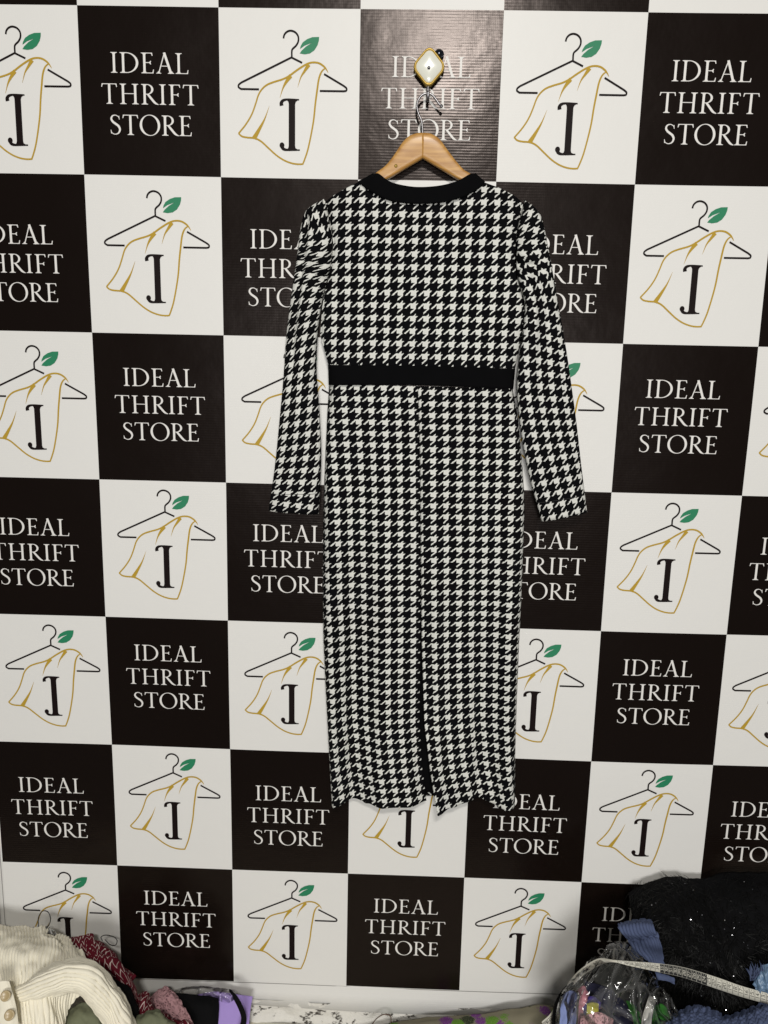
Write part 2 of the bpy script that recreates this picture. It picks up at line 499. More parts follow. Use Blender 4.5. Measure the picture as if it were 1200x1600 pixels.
# the artwork was not centred in every square: measured drift by row and column
LOGO_ROW = {-1: 0, 0: 0.004, 1: -0.029, 2: -0.027, 3: -0.058, 4: -0.048, 5: -0.067, 6: -0.048}
LOGO_COL = {-1: 0.022, 0: -0.004, 1: 0.0, 2: -0.01, 3: -0.018, 4: -0.032, 5: -0.04}
TEXT_ROW = {-1: 0, 0: 0.0, 1: 0.05, 2: -0.038, 3: 0.022, 4: -0.064, 5: 0.018, 6: -0.058}
TEXT_COL = {-1: -0.046, 0: -0.008, 1: -0.022, 2: -0.003, 3: -0.02, 4: -0.034, 5: -0.04}
for j in range(-1, 7):
    for i in range(-1, 6):
        if (i + j) % 2 == 0:
            sq = banner_patch('dark_square', i, i + 1, j, j + 1, 8, 8, M['vinyl_dark'], 0.0006, banner)
            flat_print('lettering', LET, i + TEXT_COL[i], j + TEXT_ROW[j], M['print_white'], sq)
        else:
            sq = banner_patch('white_square', i, i + 1, j, j + 1, 8, 8, M['vinyl_white'], 0.0006, banner)
            for nm, (mt, sh) in LOGO.items():
                flat_print(nm, sh, i + LOGO_COL[i], j + LOGO_ROW[j], M[mt], sq)

# ------------------------------------------------------------------ wall hook and the nail behind it
def diamond(r, rx, ry, n=64, rc=0.42):
    """square on its corner with rounded corners"""
    out, m = [], n // 4
    for c in range(4):
        a0 = c * PI / 2
        for k in range(m):
            t = a0 - PI / 4 + PI / 2 * k / (m - 1)
            x = (1 - rc) * math.cos(a0) + rc * math.cos(t); z = (1 - rc) * math.sin(a0) + rc * math.sin(t)
            out.append((rx * r * x, ry * r * z))
    return out
HC = at(670.5, 104, -0.020)
hook = thing('wall_hook', 'white pearly diamond wall hook with gold rim above the wooden hanger', 'wall hook')
def loft(name, prof, material, parent, n=64, shift=(0, 0)):
    """prof = list of (radius factor, y); diamond rings capped at both ends"""
    V, F = [], []
    for r, y in prof:
        for x, z in diamond(r, 0.0262, 0.0300, n):
            V.append((HC.x + shift[0] + x, y, HC.z + shift[1] + z))
    for k in range(len(prof) - 1):
        for a in range(n):
            F.append((k * n + a, k * n + (a + 1) % n, (k + 1) * n + (a + 1) % n, (k + 1) * n + a))
    F.append(tuple(range(n))[::-1]); F.append(tuple((len(prof) - 1) * n + a for a in range(n)))
    return mesh_obj(name, V, F, material, parent)
loft('rim', [(0.90, -0.0085), (0.97, -0.010), (0.99, -0.0165), (0.98, -0.0190), (0.93, -0.0216), (0.86, -0.0212), (0.83, -0.019)], M['gold'], hook)
loft('face', [(0.838, -0.0180), (0.83, -0.0200), (0.77, -0.0210), (0.5, -0.0222), (0.2, -0.0226), (0.02, -0.0227)], M['pearl'], hook)
bmv = []
tube('screw', [(HC.x - 0.0005, -0.0222, HC.z - 0.003), (HC.x - 0.0005, -0.0246, HC.z - 0.003)], 0.0026, M['chrome'], hook, 14)
hx = at(669, 140, -0.03).x
zt = HC.z - 0.026
zhk = at(669, 149, -0.024).z
tube('hook_arm', spline([(hx, -0.015, zt), (hx, -0.017, zt - 0.010), (hx, -0.018, zhk - 0.004), (hx, -0.024, zhk - 0.0075), (hx, -0.031, zhk - 0.006), (hx, -0.034, zhk + 0.004)], 24), 0.0026, M['chrome'], hook, 10)

NP = at(686, 84, -0.014)
nail = thing('wall_nail', 'small dark metal nail stud on the banner just behind the diamond hook', 'nail')
V, F = [], []
for k in range(9):
    t = PI / 2 * k / 8
    for a in range(20):
        V.append((NP.x + 0.0085 * math.cos(t) * math.cos(2 * PI * a / 20), -0.012 - 0.009 * math.sin(t), NP.z + 0.0075 * math.cos(t) * math.sin(2 * PI * a / 20)))
for k in range(8):
    for a in range(20): F.append((k * 20 + a, k * 20 + (a + 1) % 20, (k + 1) * 20 + (a + 1) % 20, (k + 1) * 20 + a))
mesh_obj('head', V, F, M['dark_chrome'], nail)
tube('shank', [(NP.x, -0.002, NP.z), (NP.x, -0.013, NP.z)], 0.003, M['dark_chrome'], nail, 10)

# ------------------------------------------------------------------ wooden hanger
HY = -0.024
hang = thing('clothes_hanger', 'varnished wooden clothes hanger with chrome hook holding the dress', 'hanger')
def zz(x, y): return (540 + x / 4.615, 60 + y / 4.615)
def hanger_arm(side):
    if side < 0:
        top = [zz(556, 683), zz(510, 687), zz(460, 706), zz(410, 752), zz(350, 842), zz(290, 918), zz(215, 976), (566, 291), (535, 312), (520, 326)]
        bot = [zz(556, 868), zz(515, 893), zz(475, 916), zz(430, 942), zz(380, 972), zz(330, 1002), zz(280, 1030), (574, 303), (542, 326), (524, 337)]
    else:
        top = [zz(556, 683), zz(615, 690), zz(675, 727), zz(730, 800), zz(790, 880), zz(850, 948), zz(900, 980), (757, 291), (790, 312), (806, 326)]
        bot = [zz(556, 868), zz(600, 894), zz(650, 924), zz(690, 948), zz(740, 978), zz(800, 1014), zz(850, 1040), (748, 303), (782, 326), (801, 337)]
    n, seg = 60, 20
    T = spline([at(*p, HY) for p in top], n); B = spline([at(*p, HY) for p in bot], n)
    V, F, U = [], [], []
    ln = 0
    for i in range(n):
        c = (T[i] + B[i]) / 2; h = (T[i] - B[i]) / 2
        if i: ln += (T[i] - T[i - 1]).length
        bow = -0.012 * (i / (n - 1)) ** 2 * 0
        for k in range(seg):
            t = 2 * PI * k / seg
            cx = math.copysign(abs(math.cos(t)) ** 0.45, math.cos(t)); sy = math.copysign(abs(math.sin(t)) ** 0.45, math.sin(t))
            V.append(c + h * cx + Vector((0, -0.0075 * sy + bow, 0)))
            U.append((ln + side * 3.1, c.z + h.z * cx + (0.02 * sy)))
    for i in range(n - 1):
        for k in range(seg):
            q = (i * seg + k, i * seg + (k + 1) % seg, (i + 1) * seg + (k + 1) % seg, (i + 1) * seg + k)
            F.append(q if side > 0 else q[::-1])
    F.append(tuple(range(seg))); F.append(tuple((n - 1) * seg + k for k in range(seg)))
    return mesh_obj('arm', V, F, M['wood'], hang, U)
hanger_arm(-1); hanger_arm(1)
hp = [zz(690, 488), zz(672, 470), zz(650, 438), zz(625, 408), zz(592, 396), zz(552, 408), zz(524, 445), zz(514, 492), zz(526, 545), zz(546, 590), zz(553, 640), zz(554, 700)]
tube('hook', spline([at(*p, HY) for p in hp], 70), 0.0019, M['chrome'], hang, 10)
kp = at(*zz(690, 488), HY)
bm = bmesh.new(); bmesh.ops.create_icosphere(bm, subdivisions=2, radius=0.0030, matrix=Matrix.Translation(kp))
me = bpy.data.meshes.new('hook_tip'); bm.to_mesh(me); bm.free(); me.materials.append(M['chrome'])
o = bpy.data.objects.new('hook_tip', me); C.objects.link(o); o.parent = hang
sp = at(*zz(363, 928), HY)
tube('screw', [(sp.x, HY - 0.005, sp.z), (sp.x, HY - 0.0085, sp.z)], 0.0028, M['gold'], hang, 12)

# ------------------------------------------------------------------ the dress
dress = thing('dress', 'long sleeved black and white houndstooth knit dress with black waistband hanging back outwards', 'dress')
DY = -0.047
def wx(x, y, Y=DY):
    p = at(x, y, Y); return p.x, p.z

# bodice: visible sheet, turned round the sides and shoulders to a wall-side sheet
neck_out = [(505, 313), (520, 303), (540, 292), (562, 281), (580, 297), (610, 312), (650, 318), (690, 316), (725, 306), (745, 295), (756, 282), (780, 291), (805, 303), (821, 315)]
left_edge = [(313, 505), (337, 513.7), (360, 518), (381, 520), (414, 516), (436, 511.5), (451, 507), (480, 502), (523, 499), (545, 505), (571, 512), (605, 513)]
right_edge = [(313, 822), (343, 812), (367, 807.5), (395, 806), (427, 808), (448, 814), (469, 822), (500, 822), (540, 815), (577, 807), (610, 804)]
def bodice():
    nu, nv = 130, 110
    V, U, F = [], [], []
    def sheet(back):
        for j in range(nv):
            v = j / (nv - 1)
            for i in range(nu):
                s = i / (nu - 1)
                xt = 505 + (821 - 505) * s
                yt = interp(neck_out, xt)
                if not back and 563 < xt < 756: yt -= 7 * smooth(563, 590, xt) * smooth(756, 730, xt)
                if back and 563 < xt < 756:
                    q = (xt - 659.5) / 97.0
                    yt = 283 + 70 * (1 - q * q)
                yb = 572 + 4 * s
                y = yt + (yb - yt) * v
                # side edges follow the armhole; the inside spreads between them
                yl = 313 + (yb - 313) * v
                xl, xr = interp(left_edge, yl), interp(right_edge, yl)
                k = abs(2 * s - 1)
                x = xt + ((xl + (xr - xl) * s) - xt) * min(1.0, v * 1.0 + k ** 1.0 * (1 if v > 0 else 0))
                X, Zc = wx(x, y)
                half = (xr - xl) / 2
                e = abs(x - (xl + xr) / 2) / half
                q = max(0.0, (e - 0.84) / 0.16); q = min(q, 1.0)
                roll = 0.015 * (1 - math.sqrt(max(0, 1 - q * q)))
                topr = 0.010 * (1 - smooth(0.0, 0.10, v))
                if not back:
                    fold = (0.0035 * math.sin(x * 0.035 + 1.0) * smooth(0.35, 1.0, v) + 0.0025 * fbm(x * 0.013, y * 0.010, 1.0, 3)
                            + 0.004 * math.exp(-((x - 800 + (y - 440) * -0.4) / 16.0) ** 2) * smooth(400, 450, y) * smooth(560, 500, y)
                            - 0.004 * math.exp(-((x - 520 - (y - 450) * 0.25) / 12.0) ** 2) * smooth(420, 470, y))
                    Y = DY + roll + topr * (0.6 if 563 < xt < 756 else 1.0) - fold
                else:
                    Y = -0.020 - roll * 0.6 - topr * 0.6
                V.append((X, Y, Zc)); U.append((X * 0.985, Zc * 0.985) if not back else (X + 0.5, Zc))
    sheet(False); n0 = len(V); sheet(True)
    f1 = grid_faces(nu, nv)
    F = [q[::-1] for q in f1] + [tuple(n0 + a for a in q) for q in f1]
    for j in range(nv - 1):
        a = j * nu; F.append((a, a + nu, n0 + a + nu, n0 + a))
        a = j * nu + nu - 1; F.append((a + nu, a, n0 + a, n0 + a + nu))
    for i in range(nu - 1):
        xt = 505 + 316 * (i + 0.5) / (nu - 1)
        if not 563 < xt < 756:
            F.append((i, n0 + i, n0 + i + 1, i + 1))
    return mesh_obj('bodice', V, F, M['hound'], dress, U)
bodice()

def ribbon(name, top, bot, n, m, Yf, material, parent, thick=0.0016):
    T = spline([Vector((a, b)) for a, b in top], n); B = spline([Vector((a, b)) for a, b in bot], n)
    V = []
    for j in range(m):
        for i in range(n):
            q = T[i].lerp(B[i], j / (m - 1))
            Y = Yf(i / (n - 1), j / (m - 1))
            p = at(q.x, q.y, DY); p.y = Y
            V.append(p)
    o = mesh_obj(name, V, [q[::-1] for q in grid_faces(n, m)], material, parent)
    return solidify(o, thick)
def nbY(s, v):
    e = abs(2 * s - 1)
    return DY - 0.0035 - 0.001 * math.sin(PI * v) + 0.012 * smooth(0.72, 1.0, e) * (1 - v * 0.55)
ribbon('neckband', [(583, 269), (592, 272), (610, 284.5), (635, 291), (660, 292.8), (690, 290), (715, 283), (733, 273), (743, 269)],
       [(559, 283), (577, 298), (606, 313), (630, 317.5), (655, 319), (690, 317), (720, 309.5), (745, 297), (758, 283)], 60, 9, nbY, M['black_trim'], dress)
# neckband carried over the hanger to the wall side
for sx, (x0, y0), (x1, y1) in ((-1, (583, 269), (559, 283)), (1, (743, 269), (758, 283))):
    V = []
    for j in range(7):
        t = j / 6
        for i in range(7):
            s = i / 6
            p = at(x0 + (x1 - x0) * s, y0 + (y1 - y0) * s, DY)
            V.append((p.x, DY + 0.008 + 0.030 * t, p.z + 0.003 * math.sin(PI * t) - 0.004 * t))
    o = mesh_obj('neckband_return', V, [q if sx > 0 else q[::-1] for q in grid_faces(7, 7)], M['black_trim'], dress)
    solidify(o, 0.0016, 0)
def wbY(s, v):
    e = abs(2 * s - 1)
    q = max(0.0, (e - 0.86) / 0.14)
    return DY - 0.0035 + 0.015 * (1 - math.sqrt(max(0, 1 - q * q))) - 0.0035 * math.sin((512 + 294 * s) * 0.035 + 1.0)
ribbon('waistband', [(511.5, 570), (580, 570.5), (655, 571.5), (730, 573.5), (807, 576)], [(512.5, 602), (580, 601.5), (655, 602), (730, 604.5), (804, 608.5)], 80, 9, wbY, M['black_trim'], dress)

# skirt: one sheet that starts and ends at the centre seam, open below as a slit
sk_l = [(598, 513), (640, 510), (700, 507), (780, 504), (900, 503), (1000, 504), (1080, 508), (1170, 513), (1262, 518)]
sk_r = [(604, 804), (640, 811), (700, 817), (760, 821), (800, 822), (850, 820), (900, 818), (1000, 813), (1100, 809), (1200, 806), (1262, 806)]
sk_cl = [(600, 653), (700, 656), (800, 657), (1000, 656.5), (1130, 655.5), (1200, 659), (1262, 667)]
sk_cr = [(600, 653), (700, 656), (800, 657), (1000, 659), (1130, 663), (1200, 671.5), (1272, 685)]
hem0 = [(500, 1259), (518, 1261), (548, 1254), (605, 1260), (640, 1260), (668, 1257), (684, 1265), (703, 1259), (745, 1252), (792, 1263), (810, 1260)]
def fold(x, t):
    """how far the cloth stands towards the viewer, metres"""
    g = smooth(0.05, 1.0, t)
    a = interp_s([(500, 0.010), (520, 0.010), (534, 0.0), (552, -0.013), (575, -0.007), (600, 0.008), (630, 0.009), (668, 0.000), (684, 0.016), (705, 0.010), (728, -0.007), (748, -0.012), (768, -0.004), (792, 0.010), (810, 0.006)], x)
    b = 0.0040 * math.sin(x * 0.085 + 0.8 + t * 1.2) * smooth(0.0, 0.3, t) + 0.0040 * math.exp(-((x - 716 - 10 * t) / 9.0) ** 2) * (1 - 0.3 * t) - 0.003 * math.exp(-((x - 742 - 8 * t) / 8.0) ** 2)
    return a * g + b + 0.0020 * fbm(x * 0.012, t * 5, 4.0, 3)
def skirt():
    nh, nb, nv = 90, 60, 190
    cols = 2 * nh + nb
    V, U = [], []
    for j in range(nv):
        t = j / (nv - 1)
        row, tags = [], []
        ynom = 600 + 660 * t
        xl, xr, cl, cr = interp(sk_l, ynom), interp(sk_r, ynom), interp(sk_cl, ynom), interp(sk_cr, ynom)
        slit = smooth(0.52, 1.0, t)
        base = -0.047 - 0.008 * t
        def pt(x, endfac, sgn):
            yw = 600 + 7 * (x - 512) / 292
            y = yw + (interp_s(hem0, x) - yw) * t
            X, Zc = wx(x, y, base)
            half = (xr - xl) / 2
            e = abs(x - (xl + xr) / 2) / half
            q = min(1.0, max(0.0, (e - 0.90) / 0.10))
            Y = base - fold(x, t) + 0.026 * (1 - math.sqrt(max(0, 1 - q * q)))
            seam = math.exp(-(endfac * 60) ** 2)
            Y += 0.0025 * seam * (1 - slit) * smooth(0, 0.06, t)
            Y += slit * (-0.008 if sgn > 0 else 0.018) * math.exp(-(endfac * 7) ** 2)
            return Vector((X, min(Y, -0.0175), Zc))
        for i in range(nh):
            s = i / (nh - 1); s2 = math.sin(s * PI / 2) * 0.35 + s * 0.65
            row.append(pt(cr + (xr - cr) * s2 + 0.15, s2, 1))
        A = row[-1]
        left = []
        for i in range(nh):
            s = i / (nh - 1); s2 = math.sin(s * PI / 2) * 0.35 + s * 0.65
            left.append(pt(cl + (xl - cl) * s2 - 0.15, s2, -1))
        B = left[-1]
        for i in range(nb):
            s = (i + 1) / (nb + 1)
            p = A.lerp(B, s)
            x = interp(sk_r, ynom) + (interp(sk_l, ynom) - interp(sk_r, ynom)) * s
            k = math.sin(PI * s) ** 0.4
            zb = at(x, 607 + (1249 - 607) * t, -0.03).z
            row.append(Vector((p.x, A.y * (1 - k) + k * (-0.0155 - 0.003 * (0.5 + 0.5 * math.sin(x * 0.05 + 1)) * (1 - t * 0.5)), zb * k + p.z * (1 - k))))
        # cloth coordinates: arc length from the centre seam outwards
        u = 0.0; us = []
        for k in range(len(row)):
            if k: u += (Vector((row[k].x, row[k].y, 0)) - Vector((row[k - 1].x, row[k - 1].y, 0))).length
            us.append(u + 0.0045)
        ul = [0.0]
        for k in range(1, nh): ul.append(ul[-1] - (Vector((left[k].x, left[k].y, 0)) - Vector((left[k - 1].x, left[k - 1].y, 0))).length)
        rr = row + left[::-1]
        uu = us + [a - 0.006 for a in ul[::-1]]
        V += rr
        U += [(a * 0.945, p.z * 1.045 + 0.004 + (0.006 if k < nh else 0.0)) for k, (a, p) in enumerate(zip(uu, rr))]
    n = 2 * nh + nb
    o = mesh_obj('skirt', V, [q[::-1] for q in grid_faces(n, nv)], M['hound'], dress, U)
    return o
sk = skirt()
solidify(sk, 0.0011, 0)
# black strip added behind the slit, standing in for shade in the gap
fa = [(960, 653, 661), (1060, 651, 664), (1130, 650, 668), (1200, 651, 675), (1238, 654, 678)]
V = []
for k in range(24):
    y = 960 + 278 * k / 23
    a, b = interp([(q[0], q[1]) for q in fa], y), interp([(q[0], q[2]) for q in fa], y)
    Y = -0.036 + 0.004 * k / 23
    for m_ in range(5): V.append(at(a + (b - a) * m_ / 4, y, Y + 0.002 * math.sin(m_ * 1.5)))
solidify(mesh_obj('slit_shade_strip', V, [q[::-1] for q in grid_faces(5, 24)], M['black_trim'], dress), 0.0008)

def sleeve(name, outer, inner, yc, th, uvrot, phase, wrinkle):
    """rows run from outer edge to inner edge; each row is a flat ring"""
    n, seg = 150, 72
    O = spline([Vector(p) for p in outer], n); I = spline([Vector(p) for p in inner], n)
    V, U = [], []
    side = 1 if outer[-1][0] > inner[-1][0] else -1
    lv = 0.0; prev = None
    us, vs = 0.0, 0.0
    for j in range(n):
        t = j / (n - 1)
        po, pi_ = at(O[j].x, O[j].y, yc(t)), at(I[j].x, I[j].y, yc(t))
        c = (po + pi_) / 2; h = (po - pi_) / 2
        if prev is not None: lv += (c - prev).length
        prev = c.copy()
        ring_, arc = [], [0.0]
        for k in range(seg + 1):
            a = 2 * PI * k / seg
            cx, sy = math.cos(a), math.sin(a)
            y = math.copysign(abs(sy) ** 0.75, sy)
            d = wrinkle(cx * side, t) if sy > 0 else 0.0
            p = c + h * cx + Vector((0, -(th(t) * y + d * min(1, abs(sy) * 2)), 0))
            p.y = min(p.y, -0.0165)
            ring_.append(p)
        for k in range(1, seg + 1):
            arc.append(arc[-1] + (ring_[k] - ring_[k - 1]).length)
        mid = arc[seg // 4]
        rot = uvrot(t)
        for k in range(seg + 1):
            a = -(arc[k] - mid) * -side * -1
            a = (arc[k] - mid) * (-side)
            a = -a if side < 0 else a
            a = (mid - arc[k]) * (1 if side > 0 else -1)
            x, y = a, -lv
            U.append((x * math.cos(rot) - y * math.sin(rot) + phase[0], x * math.sin(rot) + y * math.cos(rot) + phase[1]))
        V += ring_
    F = grid_faces(seg + 1, n)
    if side > 0: F = F
    else: F = [q[::-1] for q in F]
    o = mesh_obj(name, V, F, M['hound'], dress, U)
    solidify(o, 0.001, -1)
    # stitched hem line just above the cuff
    j0 = int(n * 0.965)
    pts = [V[j0 * (seg + 1) + k] + Vector((0, -0.0006, 0)) for k in range(2, seg // 2 - 1)]
    tube('cuff_stitching', pts, 0.0004, M['thread'], o, 6)
    return o
rad = math.radians
def wr_l(c, t):
    # c: -1 outer .. +1 inner
    d = 0.0045 * math.exp(-((c + 0.30 - 0.5 * (t - 0.3)) / 0.16) ** 2) * smooth(0.10, 0.25, t) * smooth(1.0, 0.6, t)
    d -= 0.004 * math.exp(-((c + 0.62 - 0.5 * (t - 0.3)) / 0.13) ** 2) * smooth(0.10, 0.25, t) * smooth(1.0, 0.6, t)
    d += 0.0050 * math.sin((t * 60 + c * 2.6)) * math.exp(-((t - 0.40) / 0.055) ** 2) * smooth(-0.5, 0.5, c)
    d -= 0.007 * math.exp(-((t - 0.415 - 0.02 * c) / 0.012) ** 2) * smooth(-0.2, 0.6, c)
    d += 0.003 * math.sin(t * 26 + c * 3.0) * smooth(0.45, 0.6, t) * smooth(0.0, 1.0, c)
    return d + 0.0018 * fbm(c * 1.4, t * 9, 2.0)
def wr_r(c, t):
    # c: +1 outer .. -1 inner
    d = -0.008 * math.exp(-((t - 0.37 - 0.04 * c) / 0.012) ** 2) * smooth(0.5, -0.4, c)
    d += 0.006 * math.exp(-((t - 0.335 - 0.05 * c) / 0.02) ** 2) * smooth(0.5, -0.4, c)
    d += 0.0045 * math.exp(-((c + 0.15 + 0.3 * (t - 0.6)) / 0.17) ** 2) * smooth(0.36, 0.46, t) * smooth(1.0, 0.7, t)
    d -= 0.0040 * math.exp(-((c + 0.48 + 0.2 * (t - 0.6)) / 0.14) ** 2) * smooth(0.36, 0.46, t) * smooth(1.0, 0.7, t)
    return d + 0.0018 * fbm(c * 1.4, t * 9, 6.0)
sleeve('sleeve', [(506, 311), (489, 321), (476, 334), (469, 362), (465, 395), (460, 430), (453, 480), (447, 530), (443, 590), (437, 655), (430, 725), (420, 797)],
       [(507, 314), (513, 334), (518, 357), (520, 382), (517, 414), (511, 440), (503, 472), (497, 515), (494.5, 575), (499, 640), (502, 715), (498, 803)],
       lambda t: -0.039 + 0.002 * t, lambda t: 0.003 + 0.016 * smooth(0, 0.12, t) - 0.003 * t,
       lambda t: rad(-42) * (1 - smooth(0.22, 0.50, t)) + rad(4), (0.003, 0.007), wr_l)
sleeve('sleeve', [(819, 312), (833, 323), (845, 339), (853, 370), (859, 402), (865, 435), (875, 492), (885, 550), (893, 605), (901, 665), (908, 727), (917, 799)],
       [(820, 316), (813, 338), (808, 362), (806, 393), (808, 426), (813, 448), (820, 478), (815, 530), (808, 595), (812, 660), (825, 735), (846, 814)],
       lambda t: -0.040 - 0.010 * smooth(0.3, 0.5, t) + 0.012 * smooth(0.55, 1.0, t), lambda t: 0.003 + 0.016 * smooth(0, 0.12, t) - 0.003 * t,
       lambda t: rad(40) * (1 - smooth(0.20, 0.48, t)) - rad(3), (0.011, 0.002), wr_r)

# ------------------------------------------------------------------ clothes heaped along the ledge
def drape(name, rows, material, nu, nv, disp, parent=None, thick=0.002, ground=True, uvscale=1.0, offset=0):
    """sheet through a grid of (photo x, photo y, depth) points; disp(s, t, u, v) pushes it along its normal; the last row falls to the ledge"""
    G_ = [[at(*p) for p in r] for r in rows]
    if ground:
        last = G_[-1]
        G_.append([Vector((p.x, min(p.y, -0.03) - 0.012, (p.z + LEDGE) / 2)) for p in last])
        G_.append([Vector((p.x, min(p.y, -0.03) - 0.02, LEDGE + 0.002)) for p in last])
    R_ = [spline(r, nu) for r in G_]
    cols = [spline([r[i] for r in R_], nv) for i in range(nu)]
    P = [[cols[i][j] for i in range(nu)] for j in range(nv)]
    V, U = [], []
    vlen = [0.0] * nu
    for j in range(nv):
        ul = 0.0
        for i in range(nu):
            if i: ul += (P[j][i] - P[j][i - 1]).length
            if j: vlen[i] += (P[j][i] - P[j - 1][i]).length
            du = P[j][min(i + 1, nu - 1)] - P[j][max(i - 1, 0)]
            dv = P[min(j + 1, nv - 1)][i] - P[max(j - 1, 0)][i]
            n = dv.cross(du)
            n = n.normalized() if n.length > 1e-9 else Vector((0, -1, 0))
            if n.y > 0.3: n = -n
            p = P[j][i] + n * disp(i / (nu - 1), j / (nv - 1), ul, vlen[i])
            p.z = max(p.z, LEDGE + 0.001); p.y = min(p.y, -0.022)
            V.append(p); U.append((ul * uvscale, -vlen[i] * uvscale))
    o = mesh_obj(name, V, [q[::-1] for q in grid_faces(nu, nv)], material, parent, U)
    if thick: solidify(o, thick, offset)
    return o, V

def crumple(seed, amp, f=22.0, ridge=0.0):
    def d(s, t, u, v):
        a = fbm(u * f, v * f * 0.7, seed, 4)
        if ridge: a = a * (1 - ridge) + ridge * (0.5 - abs(noise.noise(Vector((u * f * 1.3, v * f, seed + 3)))) * 2)
        return amp * a
    return d

M['cream'] = cloth_mat('cream_rib_knit', (0.85, 0.80, 0.66), 0.04, 0.95, 500, 0.5, 0.1)
M['olive'] = cloth_mat('olive_cotton', (0.150, 0.160, 0.100), 0.15, 0.95, 700, 0.6)
M['soft_black'] = cloth_mat('soft_black', (0.0045, 0.0045, 0.005), 0.2, 0.9, 700, 0.5, 0.0, 0.08)
M['lilac'] = cloth_mat('lilac_cotton', (0.36, 0.26, 0.60), 0.06, 0.85, 600, 0.3)
M['navy'] = cloth_mat('navy_cloth', (0.012, 0.013, 0.035), 0.2, 0.9, 600, 0.4)
M['denim'] = cloth_mat('blue_wool', (0.075, 0.096, 0.175), 0.25, 0.95, 800, 0.7)
M['satin'] = cloth_mat('blue_satin', (0.13, 0.21, 0.32), 0.15, 0.35, 300, 0.2, 0.0, 0.5)
M['pale_pink'] = cloth_mat('pink_cloth', (0.62, 0.26, 0.32), 0.1, 0.85)
M['indigo'] = cloth_mat('indigo_cloth', (0.055, 0.035, 0.22), 0.1, 0.8)
M['yellow'] = cloth_mat('yellow_cloth', (0.45, 0.42, 0.07), 0.1, 0.8)
M['green'] = cloth_mat('green_cloth', (0.035, 0.19, 0.025), 0.2, 0.8)
M['periwinkle'] = cloth_mat('periwinkle_cloth', (0.22, 0.27, 0.52), 0.15, 0.85)
M['grey_cloth'] = cloth_mat('grey_cloth', (0.028, 0.028, 0.026), 0.25, 0.9)
M['white_cloth'] = cloth_mat('white_cloth', (0.58, 0.57, 0.54), 0.06, 0.85)
M['wire_black'] = new_mat('black_cord', (0.010, 0.010, 0.012), 0.35)[0]
M['tortoise'] = new_mat('horn_button', (0.42, 0.32, 0.17), 0.3)[0]

def print_mat(name, base, ink, kind):
    m, t, b = new_mat(name, base, 0.88, 0.2)
    uv = t.node('ShaderNodeTexCoord').outputs['UV']
    nz_ = t.node('ShaderNodeTexNoise'); t.l.new(uv, nz_.inputs['Vector']); nz_.inputs['Scale'].default_value = 60
    add = t.node('ShaderNodeVectorMath', operation='MULTIPLY_ADD')
    t.l.new(nz_.outputs['Color'], add.inputs[0]); add.inputs[1].default_value = (0.006, 0.006, 0); t.l.new(uv, add.inputs[2])
    if kind == 'shards':
        sp = t.node('ShaderNodeSeparateXYZ'); t.l.new(add.outputs[0], sp.inputs[0])
        tri = t.math('ABSOLUTE', t.math('SUBTRACT', t.math('FRACT', t.math('MULTIPLY', sp.outputs[0], 95)), 0.5))
        skip = t.math('MULTIPLY', t.noise(uv, 55, 1), 1.6)
        ph = t.math('FRACT', t.math('ADD', t.math('ADD', t.math('MULTIPLY', sp.outputs[1], 52), t.math('MULTIPLY', tri, 1.7)), skip))
        k = t.math('LESS_THAN', t.math('ABSOLUTE', t.math('SUBTRACT', ph, 0.5)), 0.085)
        gate = t.ramp(t.noise(uv, 70, 2), 0.42, 0.46)
        t.l.new(t.mix(t.math('MULTIPLY', k, gate), (*base, 1), (*ink, 1)), b.inputs['Base Color'])
    elif kind == 'floral':
        vo = t.node('ShaderNodeTexVoronoi'); t.l.new(add.outputs[0], vo.inputs['Vector']); vo.inputs['Scale'].default_value = 30
        rnd = t.node('ShaderNodeSeparateXYZ'); t.l.new(vo.outputs['Color'], rnd.inputs[0])
        blob = t.math('LESS_THAN', t.math('ADD', vo.outputs['Distance'], t.math('MULTIPLY', t.noise(uv, 260, 4, 0.7), 0.9)), 0.90)
        hue = t.mix(t.math('GREATER_THAN', rnd.outputs[0], 0.62), (0.10, 0.24, 0.02, 1), (0.16, 0.02, 0.22, 1))
        hue = t.mix(t.math('LESS_THAN', rnd.outputs[0], 0.30), hue, (0.020, 0.024, 0.016, 1))
        vein = t.noise(uv, 420, 3, 0.7)
        hue = t.mix(t.math('MULTIPLY', t.ramp(vein, 0.45, 0.7), 0.5), hue, (0.30, 0.36, 0.16, 1))
        t.l.new(t.mix(blob, (*base, 1), hue), b.inputs['Base Color'])
    elif kind == 'lace':
        vo = t.node('ShaderNodeTexVoronoi', feature='DISTANCE_TO_EDGE'); t.l.new(add.outputs[0], vo.inputs['Vector']); vo.inputs['Scale'].default_value = 150
        k = t.ramp(vo.outputs['Distance'], 0.12, 0.3)
        big = t.ramp(t.noise(uv, 45, 3), 0.42, 0.56)
        t.l.new(t.mix(t.math('MULTIPLY', k, t.math('SUBTRACT', 1.0, big)), (*base, 1), (*ink, 1)), b.inputs['Base Color'])
        t.l.new(t.bump(t.math('SUBTRACT', 1.0, k), 0.8, 0.003), b.inputs['Normal'])
    elif kind == 'dots':
        vo = t.node('ShaderNodeTexVoronoi'); t.l.new(uv, vo.inputs['Vector']); vo.inputs['Scale'].default_value = 75
        t.l.new(t.mix(t.math('LESS_THAN', vo.outputs['Distance'], 0.11), (*base, 1), (*ink, 1)), b.inputs['Base Color'])
    return m
M['maroon'] = print_mat('maroon_print', (0.115, 0.006, 0.016), (0.62, 0.50, 0.47), 'shards')
M['floral'] = print_mat('floral_print', (0.22, 0.20, 0.14), (0, 0, 0), 'floral')
M['lace'] = print_mat('pink_lace', (0.70, 0.40, 0.43), (0.22, 0.08, 0.10), 'lace')
